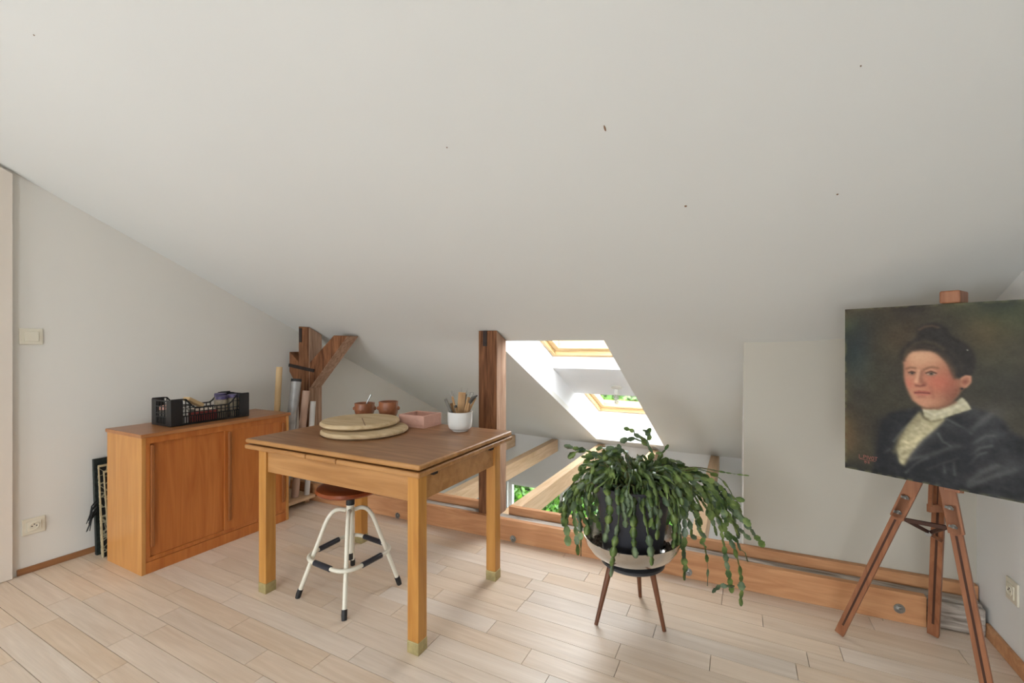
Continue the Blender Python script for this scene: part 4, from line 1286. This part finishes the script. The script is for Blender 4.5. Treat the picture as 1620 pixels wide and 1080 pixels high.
# ------------------------------------------------------------------ the portrait
FT = {'face':[(0.3412,0.3218),(0.3443,0.3623),(0.3443,0.4096),(0.3536,0.4562),(0.369,0.5022),(0.3872,0.5375),(0.4172,0.5612),(0.4497,0.5778),(0.4844,0.5807),(0.5184,0.5739),(0.5518,0.5577),(0.5736,0.5398),(0.5952,0.5094),(0.6165,0.4764),(0.6218,0.4448),(0.6165,0.4077),(0.5952,0.4027),(0.5818,0.3529),(0.5627,0.322),(0.5352,0.2908),(0.5071,0.2656),(0.4729,0.253),(0.4262,0.2514),(0.3842,0.2571),(0.3598,0.2742),(0.3443,0.3014)],'hair':[(0.3256,0.3019),(0.3287,0.2611),(0.3598,0.2204),(0.4023,0.1938),(0.4202,0.1609),(0.4113,0.1342),(0.438,0.1119),(0.4844,0.1036),(0.5296,0.1116),(0.5573,0.1316),(0.5655,0.1635),(0.5952,0.1891),(0.6376,0.2143),(0.6686,0.2513),(0.6839,0.2939),(0.6814,0.3429),(0.6635,0.3805),(0.6376,0.3942),(0.5952,0.4027),(0.5791,0.372),(0.5736,0.3406),(0.5573,0.3094),(0.5296,0.2781),(0.5015,0.2592),(0.4729,0.2498),(0.4262,0.2501),(0.3842,0.2538),(0.3598,0.2708),(0.3443,0.2947),(0.3381,0.3151)],'ear':[(0.6165,0.4077),(0.6271,0.3947),(0.648,0.3843),(0.6661,0.3865),(0.6686,0.4048),(0.6609,0.4299),(0.6428,0.4496),(0.6271,0.4662),(0.6165,0.4577)],'collar':[(0.438,0.579),(0.4468,0.6273),(0.4787,0.6496),(0.524,0.6343),(0.5736,0.6061),(0.6686,0.5614),(0.648,0.5234),(0.6271,0.5005),(0.5952,0.5314),(0.5627,0.5535),(0.5184,0.5739),(0.4729,0.5786)],'browL':[(0.3536,0.3592),(0.3751,0.3503),(0.4011,0.3521),(0.4035,0.3573),(0.3751,0.3557),(0.3548,0.3632)],'browR':[(0.4468,0.3615),(0.4671,0.3496),(0.4901,0.3449),(0.5128,0.3492),(0.51,0.3532),(0.4873,0.3508),(0.4671,0.3561),(0.4497,0.3673)],'eyeL':[(0.3671,0.3869),(0.3812,0.3769),(0.3975,0.3828),(0.3963,0.3895),(0.3812,0.3929)],'eyeR':[(0.4567,0.384),(0.4787,0.3726),(0.5043,0.3818),(0.4987,0.3898),(0.4758,0.3935)],'irisL':[(0.3842,0.3841)],'irisR':[(0.4815,0.3829)],'noseS':[(0.4172,0.3925),(0.4321,0.372),(0.4409,0.4045),(0.4526,0.4399),(0.4438,0.4516),(0.4262,0.4515),(0.4368,0.431),(0.4262,0.4119)],'nostril':[(0.4083,0.4526),(0.4262,0.4554),(0.4438,0.4516),(0.4262,0.4594)],'lipU':[(0.3999,0.4944),(0.4232,0.486),(0.438,0.4869),(0.4718,0.4915),(0.438,0.4941),(0.4202,0.4948)],'lipL':[(0.4053,0.4967),(0.438,0.4954),(0.4683,0.493),(0.4438,0.5042),(0.4202,0.5048)],'cheekL':[(0.3659,0.442)],'cheekR':[(0.524,0.4258)],'chin':[(0.4438,0.5357)],'forehead':[(0.438,0.2928)],'jaw':[(0.5791,0.4856)],'earring':[(0.626,0.457)],'fold':[(0.4844,0.4671),(0.493,0.5183)],'shineHair':[(0.438,0.1349),(0.4844,0.1198)],'pin':[(0.6506,0.2514)],'blouse':[(0.424,0.5993),(0.4409,0.6349),(0.4904,0.6475),(0.5543,0.6215),(0.512,0.6755),(0.4353,0.7608),(0.3784,0.8459),(0.3433,0.9228),(0.3195,0.908),(0.3015,0.8335),(0.3195,0.7658),(0.3668,0.6821)],'jacket':[(0.424,0.5742),(0.2587,0.6237),(0.2149,0.7151),(0.1958,0.8246),(0.1636,1.0053),(0.3784,1.1639),(0.9585,1.105),(0.9585,0.701),(0.8831,0.6805),(0.8321,0.6549),(0.8055,0.6028),(0.7323,0.5659),(0.6751,0.5547),(0.5543,0.6215),(0.4353,0.7608),(0.3784,0.8459),(0.3374,0.9304),(0.3136,0.8962),(0.3015,0.827),(0.3195,0.7593),(0.3784,0.6678),(0.4409,0.6037)]}
HL = {'lapelA':[(0.3591,0.8548),(0.3938,0.8106),(0.4502,0.7451),(0.5208,0.6552)],'lapelB':[(0.3707,0.8782),(0.4502,0.851),(0.5577,0.7892),(0.614,0.7619)],'l3':[(0.5155,0.7108),(0.5367,0.7503),(0.5732,0.7686)],'l4':[(0.5577,0.6263),(0.634,0.6643),(0.6636,0.6895)],'l5':[(0.6636,0.6778),(0.707,0.6256),(0.7492,0.5805)],'l6':[(0.6733,0.7406),(0.7306,0.6913),(0.763,0.6865)],'l7':[(0.6636,0.8005),(0.707,0.7582),(0.7538,0.739)],'l8':[(0.6636,0.8473),(0.6974,0.7945),(0.7306,0.7772)],'l9':[(0.6587,0.9418),(0.707,0.885),(0.7768,0.8368)],'l10':[(0.6587,0.9652),(0.7538,0.8981),(0.8435,0.8457)],'l11':[(0.4612,0.9173),(0.5314,0.8727),(0.609,0.8281)],'l12':[(0.3532,0.9582),(0.4052,0.897),(0.4612,0.8552)],'l13':[(0.2382,0.8631),(0.263,0.839)],'l14':[(0.2875,0.7893),(0.3355,0.7174),(0.4166,0.6245)],'l15':[(0.5886,0.8557),(0.5938,0.9204)],'l16':[(0.542,0.8646),(0.5472,0.9181)]}
F2 = {'hairline':[(0.3412,0.3117),(0.3443,0.2947),(0.3598,0.2708),(0.3842,0.2545),(0.4262,0.2501),(0.4729,0.2504),(0.5015,0.2592),(0.5296,0.2794),(0.5573,0.3107),(0.5736,0.3419),(0.5834,0.3718),(0.5952,0.3995)],'roll1':[(0.3443,0.2846),(0.3659,0.2439),(0.4023,0.2171),(0.4497,0.204),(0.5015,0.2172),(0.5407,0.246)],'roll2':[(0.3598,0.2607),(0.4023,0.235),(0.4497,0.2303),(0.4958,0.2399)],'side':[(0.5352,0.2652),(0.5736,0.3122),(0.5952,0.365)],'side2':[(0.5736,0.2584),(0.6165,0.3079),(0.6271,0.3636)],'bun':[(0.4232,0.1378),(0.4497,0.1221),(0.4844,0.1179),(0.5128,0.1271)],'fh':[(0.4262,0.2864)],'templeL':[(0.3487,0.3621)],'sideR':[(0.5818,0.3971)],'jawR':[(0.5872,0.485)],'sockL':[(0.383,0.3781)],'sockR':[(0.4815,0.3725)],'bL':[(0.3548,0.3605),(0.3751,0.3523),(0.4011,0.3547)],'bR':[(0.4473,0.3622),(0.4671,0.3509),(0.4901,0.3462),(0.5128,0.3511)],'lidL':[(0.3684,0.3828),(0.383,0.3761),(0.3987,0.3814)],'lidR':[(0.4567,0.3814),(0.4798,0.3712),(0.5049,0.3798)],'lowL':[(0.372,0.392),(0.3854,0.3947),(0.3963,0.3908)],'lowR':[(0.4602,0.3917),(0.4798,0.3953),(0.5004,0.3904)],'iL':[(0.3854,0.3847)],'iR':[(0.4821,0.3835)],'br':[(0.419,0.3692),(0.4143,0.4026),(0.4071,0.4275)],'nsh':[(0.4332,0.3772),(0.4285,0.4051),(0.4344,0.4312),(0.4485,0.4434)],'tip':[(0.4059,0.4329)],'und':[(0.4071,0.454),(0.4262,0.4567),(0.4468,0.4501)],'wing':[(0.4509,0.44)],'cl':[(0.3635,0.4455)],'cr':[(0.5139,0.4277)],'mU':[(0.4011,0.4943),(0.4202,0.4869),(0.4332,0.4885),(0.4526,0.4877),(0.4729,0.492)],'mid':[(0.4011,0.4957),(0.4262,0.4937),(0.4526,0.493),(0.4729,0.4927)],'mL':[(0.4143,0.5013),(0.438,0.502),(0.459,0.4977)],'ul':[(0.4202,0.5167),(0.4497,0.5155)],'fold':[(0.4775,0.4624),(0.4873,0.4831),(0.4913,0.5152)],'ch':[(0.438,0.5415)],'jaw':[(0.4844,0.5826),(0.524,0.5721),(0.5655,0.5469),(0.5952,0.5126),(0.6192,0.47)],'earo':[(0.6245,0.4042),(0.6428,0.3889),(0.6609,0.3917),(0.6625,0.4175),(0.6454,0.4432)],'eari':[(0.6402,0.4188)],'lace1':[(0.4438,0.5882),(0.4958,0.6119),(0.5736,0.5745),(0.6428,0.5301)],'sh':[(0.6685,0.5722),(0.7212,0.6009),(0.7676,0.5728)],'lap':[(0.3707,0.84),(0.4222,0.7745),(0.4831,0.7155)],'lap2':[(0.5367,0.6471),(0.5988,0.675),(0.6489,0.6916)],'slv':[(0.6685,0.7647),(0.7212,0.7042),(0.7676,0.6802)],'slv2':[(0.6733,0.9036),(0.7538,0.8526),(0.8348,0.8143)],'dark1':[(0.639,0.6872),(0.6538,0.7671),(0.6489,0.8853)],'dark2':[(0.4052,0.9348),(0.5048,0.8778),(0.609,0.8103)],'dark3':[(0.2319,0.6854),(0.213,0.8009),(0.2319,0.9171)],'edge':[(0.2936,0.8469),(0.3177,0.7716),(0.3707,0.6935),(0.4278,0.6107)]}



def paint_canvas(NX=270, NY=318):
    """colours of the oil portrait, sRGB 0..255, as an (NY, NX, 3) array; s across, t down"""
    rs = np.random.RandomState(5)
    S, Tt = np.meshgrid(np.linspace(0, 1, NX), np.linspace(0, 1, NY))

    def blur(a, k):
        k = int(round(k))
        if k < 1: return a
        w_ = np.exp(-.5 * (np.arange(-2 * k, 2 * k + 1) / k) ** 2); w_ /= w_.sum()
        for ax in (0, 1):
            pad = [(0, 0)] * a.ndim; pad[ax] = (2 * k, 2 * k)
            b_ = np.pad(a, pad, mode='edge')
            a = sum(w_[i] * np.take(b_, range(i, i + a.shape[ax]), axis=ax) for i in range(4 * k + 1))
        return a

    def nse(k, asp=1):
        a = blur(rs.randn(NY, NX), k)
        return (a - a.mean()) / (a.std() + 1e-9)

    def inside(poly):
        m_ = np.zeros(S.shape, bool)
        n = len(poly)
        for i in range(n):
            x0, y0_ = poly[i]; x1, y1_ = poly[(i + 1) % n]
            c_ = ((y0_ > Tt) != (y1_ > Tt)) & (S < (x1 - x0) * (Tt - y0_) / (y1_ - y0_ + 1e-12) + x0)
            m_ ^= c_
        return m_.astype(float)
    img = np.zeros((NY, NX, 3))
    base = np.array([58, 54, 42.])
    n1, n2, n3 = nse(26), nse(14), nse(5)
    img[:] = base
    img += n1[..., None] * np.array([6, 3.5, 1.5]) + n2[..., None] * np.array([3.5, 4, 2]) + n3[..., None] * 2.0
    img += np.exp(-((S - .08) / .08) ** 2 - ((Tt - .28) / .22) ** 2)[..., None] * np.array([-2, 6, 14])
    img += np.exp(-((S - .72) / .12) ** 2 - ((Tt - .15) / .10) ** 2)[..., None] * np.array([22, 12, 2])
    img += np.exp(-((S - .30) / .14) ** 2 - ((Tt - .18) / .12) ** 2)[..., None] * np.array([14, 6, 0])

    def over(mask, c_, al=1.0):
        a = (mask * al)[..., None]
        img[:] = img * (1 - a) + np.array(c_, float) * a

    def blob(p, r, c_, al, asp=1.2):
        over(np.exp(-((S - p[0]) / r) ** 2 - ((Tt - p[1]) / (r / asp)) ** 2), c_, al)

    def line(pts, wd, c_, al, soft=1):
        m_ = np.zeros(S.shape)
        for (a, b), (c2, d2) in zip(pts, pts[1:]):
            vx, vy = (c2 - a) * .53, (d2 - b) * .625
            px_, py_ = (S - a) * .53, (Tt - b) * .625
            q = np.clip((px_ * vx + py_ * vy) / (vx * vx + vy * vy + 1e-12), 0, 1)
            dd = np.hypot(px_ - q * vx, py_ - q * vy)
            m_ = np.maximum(m_, np.exp(-(dd / wd) ** 2))
        over(m_, c_, al)
    # jacket
    img += np.exp(-((S - .85) / .22) ** 2 - ((Tt - .08) / .12) ** 2)[..., None] * np.array([2, 12, 4])
    over(blur(inside(FT['jacket']), 2.6), (30, 32, 35))
    jm = blur(inside(FT['jacket']), 1.5)
    img += jm[..., None] * (nse(3)[..., None] * np.array([4, 4, 4.5]) + nse(9)[..., None] * 4)
    for k_, wd, al in (('sh', .030, .45), ('lap', .022, .5), ('lap2', .018, .4), ('slv', .022, .45), ('slv2', .030, .35)):
        line(F2[k_], wd, (84, 84, 84), al)
    for k_, pts in HL.items():
        line(pts, .009 if k_ in ('lapelA', 'lapelB', 'l5', 'l9', 'l10') else .005, (104, 104, 102), .45)
    for k_ in ('dark1', 'dark2', 'dark3'):
        line(F2[k_], .022, (22, 24, 29), .6)
    # hair
    over(blur(inside(FT['hair']), 4.5), (44, 39, 32), .85)
    over(blur(inside(FT['hair']), 2.5), (33, 30, 27), .85)
    hm = blur(inside(FT['hair']), 2)
    img += hm[..., None] * nse(3)[..., None] * 3.0
    # ear and face
    over(blur(inside(FT['ear']), 1.2), (172, 116, 92))
    line(F2['earo'], .004, (196, 144, 116), .7)
    blob(F2['eari'][0], .016, (126, 72, 56), .7)
    over(blur(inside(FT['face']), 1.6), (188, 136, 106))
    fm = blur(inside(FT['face']), 1.6)
    keep = img.copy()
    blob(F2['fh'][0], .105, (214, 168, 134), .85, 1.5)
    blob(F2['templeL'][0], .025, (168, 110, 86), .6, .5)
    blob(F2['sideR'][0], .060, (146, 94, 72), .75, .7)
    blob(F2['jawR'][0], .070, (124, 78, 60), .75, 1.0)
    blob(F2['cl'][0], .042, (196, 116, 96), .75)
    blob(F2['cr'][0], .080, (192, 104, 84), .72)
    blob(F2['ch'][0], .045, (204, 148, 120), .65)
    line(F2['jaw'], .012, (116, 72, 54), .55)
    blob(F2['sockL'][0], .036, (160, 108, 84), .65, 2.0)
    blob(F2['sockR'][0], .046, (164, 112, 88), .65, 2.0)
    fmx = fm[..., None]
    img[:] = keep * (1 - fmx) + img * fmx
    # nose
    line(F2['nsh'], .0075, (142, 92, 72), .75)
    line(F2['br'], .0055, (218, 170, 138), .7)
    blob(F2['tip'][0], .010, (222, 168, 138), .8)
    blob(F2['wing'][0], .010, (160, 96, 78), .6)
    line(F2['und'], .0042, (118, 66, 54), .7)
    # brows and eyes
    for k_ in ('bL', 'bR'):
        line(F2[k_], .0042, (118, 82, 60), .6)
    for q_, lid, low in (('iL', 'lidL', 'lowL'), ('iR', 'lidR', 'lowR')):
        q = F2[q_][0]
        over(blur(inside(F2[lid] + F2[low][::-1]), 1), (188, 168, 148), .75)
        blob(q, .0105, (44, 40, 33), 1.0, 1.3)
        line(F2[lid], .0028, (82, 54, 42), .85)
        line([(x_, y_ - .012) for x_, y_ in F2[lid]], .003, (206, 156, 126), .5)
        line(F2[low], .0026, (150, 98, 80), .5)
    # mouth
    line(F2['mU'], .0045, (158, 82, 70), .85)
    line(F2['mL'], .0060, (186, 108, 92), .8)
    line(F2['mid'], .0022, (98, 46, 42), .8)
    line(F2['ul'], .006, (158, 102, 82), .55)
    line(F2['fold'], .006, (154, 92, 74), .45)
    # hair over the brow, strand by strand
    line(F2['hairline'], .0070, (58, 47, 38), .6)
    line(F2['roll1'], .0085, (86, 72, 54), .5); line(F2['roll2'], .0060, (74, 60, 46), .5)
    line(F2['side'], .0080, (74, 60, 46), .5); line(F2['side2'], .007, (56, 48, 40), .5)
    line(F2['bun'], .0050, (100, 74, 58), .6)
    blob(FT['earring'][0], .0085, (34, 28, 26), 1)
    blob(FT['pin'][0], .004, (190, 186, 176), .8)
    # blouse and collar
    over(blur(inside(FT['blouse']), 2.2), (184, 175, 140))
    over(blur(inside(FT['collar']), 1.3), (186, 180, 150))
    bm = np.clip(blur(inside(FT['blouse']), 1.4) + blur(inside(FT['collar']), 1.2), 0, 1)
    img += bm[..., None] * (nse(2)[..., None] * np.array([9, 9, 8]) + nse(6)[..., None] * np.array([7, 7, 5]))
    line(F2['edge'], .010, (120, 112, 84), .5)
    line([FT['collar'][1], FT['collar'][2], FT['collar'][3]], .005, (128, 120, 90), .65)
    line(F2['lace1'], .004, (214, 210, 186), .4)
    line([FT['collar'][0], FT['collar'][11], FT['collar'][10], FT['collar'][9], FT['collar'][8]], .005, (130, 88, 66), .6)
    # bare worn edges of the canvas
    ed = np.minimum(np.minimum(S * .53, (1 - S) * .53), np.minimum(Tt, 1 - Tt) * .625)
    over(np.exp(-(ed / .006) ** 2) * np.clip(.5 + .5 * nse(3), 0, 1), (104, 102, 70), .8)
    img += nse(1)[..., None] * 1.6
    return np.clip(img, 8, 250)


NX, NY = 270, 318
img = paint_canvas(NX, NY)
pt_ = thing('oil_portrait', P0 + DR * .265 + Vector((0, 0, PZ0)), 'unframed oil portrait of a woman in a dark jacket on the easel', 'painting')
o0 = ORG[pt_.name]
vs_ = []
for j in range(NY):
    for i in range(NX):
        p = P0 + DR * (PW * i / (NX - 1)) + Vector((0, 0, PZ1 - (PZ1 - PZ0) * j / (NY - 1)))
        vs_.append(p - o0)
fs = [(j * NX + i, (j + 1) * NX + i, (j + 1) * NX + i + 1, j * NX + i + 1) for j in range(NY - 1) for i in range(NX - 1)]
nf = len(vs_)
cn = [0, NX - 1, NY * NX - 1, (NY - 1) * NX]
vs_ += [vs_[c_] + NB * PT for c_ in cn]
per = [[j * NX + i for i, j in q] for q in ([(i, 0) for i in range(NX)], [(NX - 1, j) for j in range(NY)], [(i, NY - 1) for i in range(NX - 1, -1, -1)], [(0, j) for j in range(NY - 1, -1, -1)])]
for k in range(4):
    fs.append(tuple(per[k]) + (nf + (k + 1) % 4, nf + k))
fs.append((nf, nf + 1, nf + 2, nf + 3))
me = bpy.data.meshes.new('canvas')
me.from_pydata([tuple(v) for v in vs_], [], fs)
me.update()
a_ = img.reshape(-1, 3) / 255.0
l_ = np.where(a_ <= .04045, a_ / 12.92, ((a_ + .055) / 1.055) ** 2.4)
cols = np.ones((len(vs_), 4), np.float32)
cols[:nf, :3] = l_
cols[nf:, :3] = (.10, .09, .05)
at_ = me.color_attributes.new('paint', 'FLOAT_COLOR', 'POINT')
at_.data.foreach_set('color', cols.ravel())
pm, nt, b = new_mat('oil_paint')
vc = nt.nodes.new('ShaderNodeVertexColor'); vc.layer_name = 'paint'
nt.links.new(vc.outputs['Color'], b.inputs['Base Color'])
b.inputs['Roughness'].default_value = .5
b.inputs['Specular IOR Level'].default_value = .3
tcn = nt.nodes.new('ShaderNodeTexCoord'); nzn = nt.nodes.new('ShaderNodeTexNoise'); nzn.inputs['Scale'].default_value = 260
bpn = nt.nodes.new('ShaderNodeBump'); bpn.inputs['Strength'].default_value = .15; bpn.inputs['Distance'].default_value = .002
nt.links.new(tcn.outputs['Object'], nzn.inputs['Vector']); nt.links.new(nzn.outputs['Fac'], bpn.inputs['Height']); nt.links.new(bpn.outputs['Normal'], b.inputs['Normal'])
me.materials.append(pm)
cv = bpy.data.objects.new('canvas', me); col.objects.link(cv); cv.parent = pt_
ORG[cv.name] = o0
# signature in thin red brush lines
M['sig'] = plain('signature_red', (150, 84, 74), rough=.6)


def pstroke(m_, pts, wd=.0016):
    """brush stroke in canvas metres (across, up)"""
    P_ = [P0 + DR * x_ + Vector((0, 0, PZ0 + z_)) - NB * .0004 for x_, z_ in pts]
    for a, b_ in zip(P_, P_[1:]):
        m_.bar(a, b_, wd, .0008, NB)


def glyphs(text, x, z, h_, adv, parent, wd):
    G = {'L': [[(0, 1), (0, 0), (.6, 0)]], '.': [[(0, .12), (.08, 0)]], 'P': [[(0, 0), (0, 1), (.5, .95), (.55, .65), (0, .5)]], 'I': [[(.1, 1), (.1, 0)]],
         'V': [[(0, 1), (.3, 0), (.6, 1)]], 'O': [[(.3, 1), (.02, .6), (.1, .1), (.4, 0), (.6, .4), (.5, .9), (.3, 1)]], 'T': [[(0, 1), (.7, .95)], [(.35, 1), (.35, 0)]],
         '1': [[(.05, .8), (.3, 1), (.3, 0)]], '9': [[(.5, .6), (.2, .5), (.05, .75), (.25, 1), (.5, .9), (.5, .4), (.2, -.2)]]}
    for c_ in text:
        m_ = MB()
        for st in G[c_]:
            pstroke(m_, [(x + q * h_, z + r * h_) for q, r in st], wd)
        m_.build('signature_letter', 'sig', parent)
        x += adv * (.45 if c_ in '.I1' else 1)


glyphs('L.PIVOT', .047, .049, .0135, .0098, cv, .0013)
m_ = MB(); pstroke(m_, [(.048, .0455), (.08, .045), (.098, .0465)], .0011); m_.build('signature_line', 'sig', cv)
glyphs('1911', .062, .0325, .0085, .0075, cv, .001)

# ------------------------------------------------------------------ tidy: labels must exist on every top-level object
for o in col.objects:
    if o.parent is None and o.type in ('MESH', 'EMPTY') and 'label' not in o:
        print('NO LABEL', o.name)
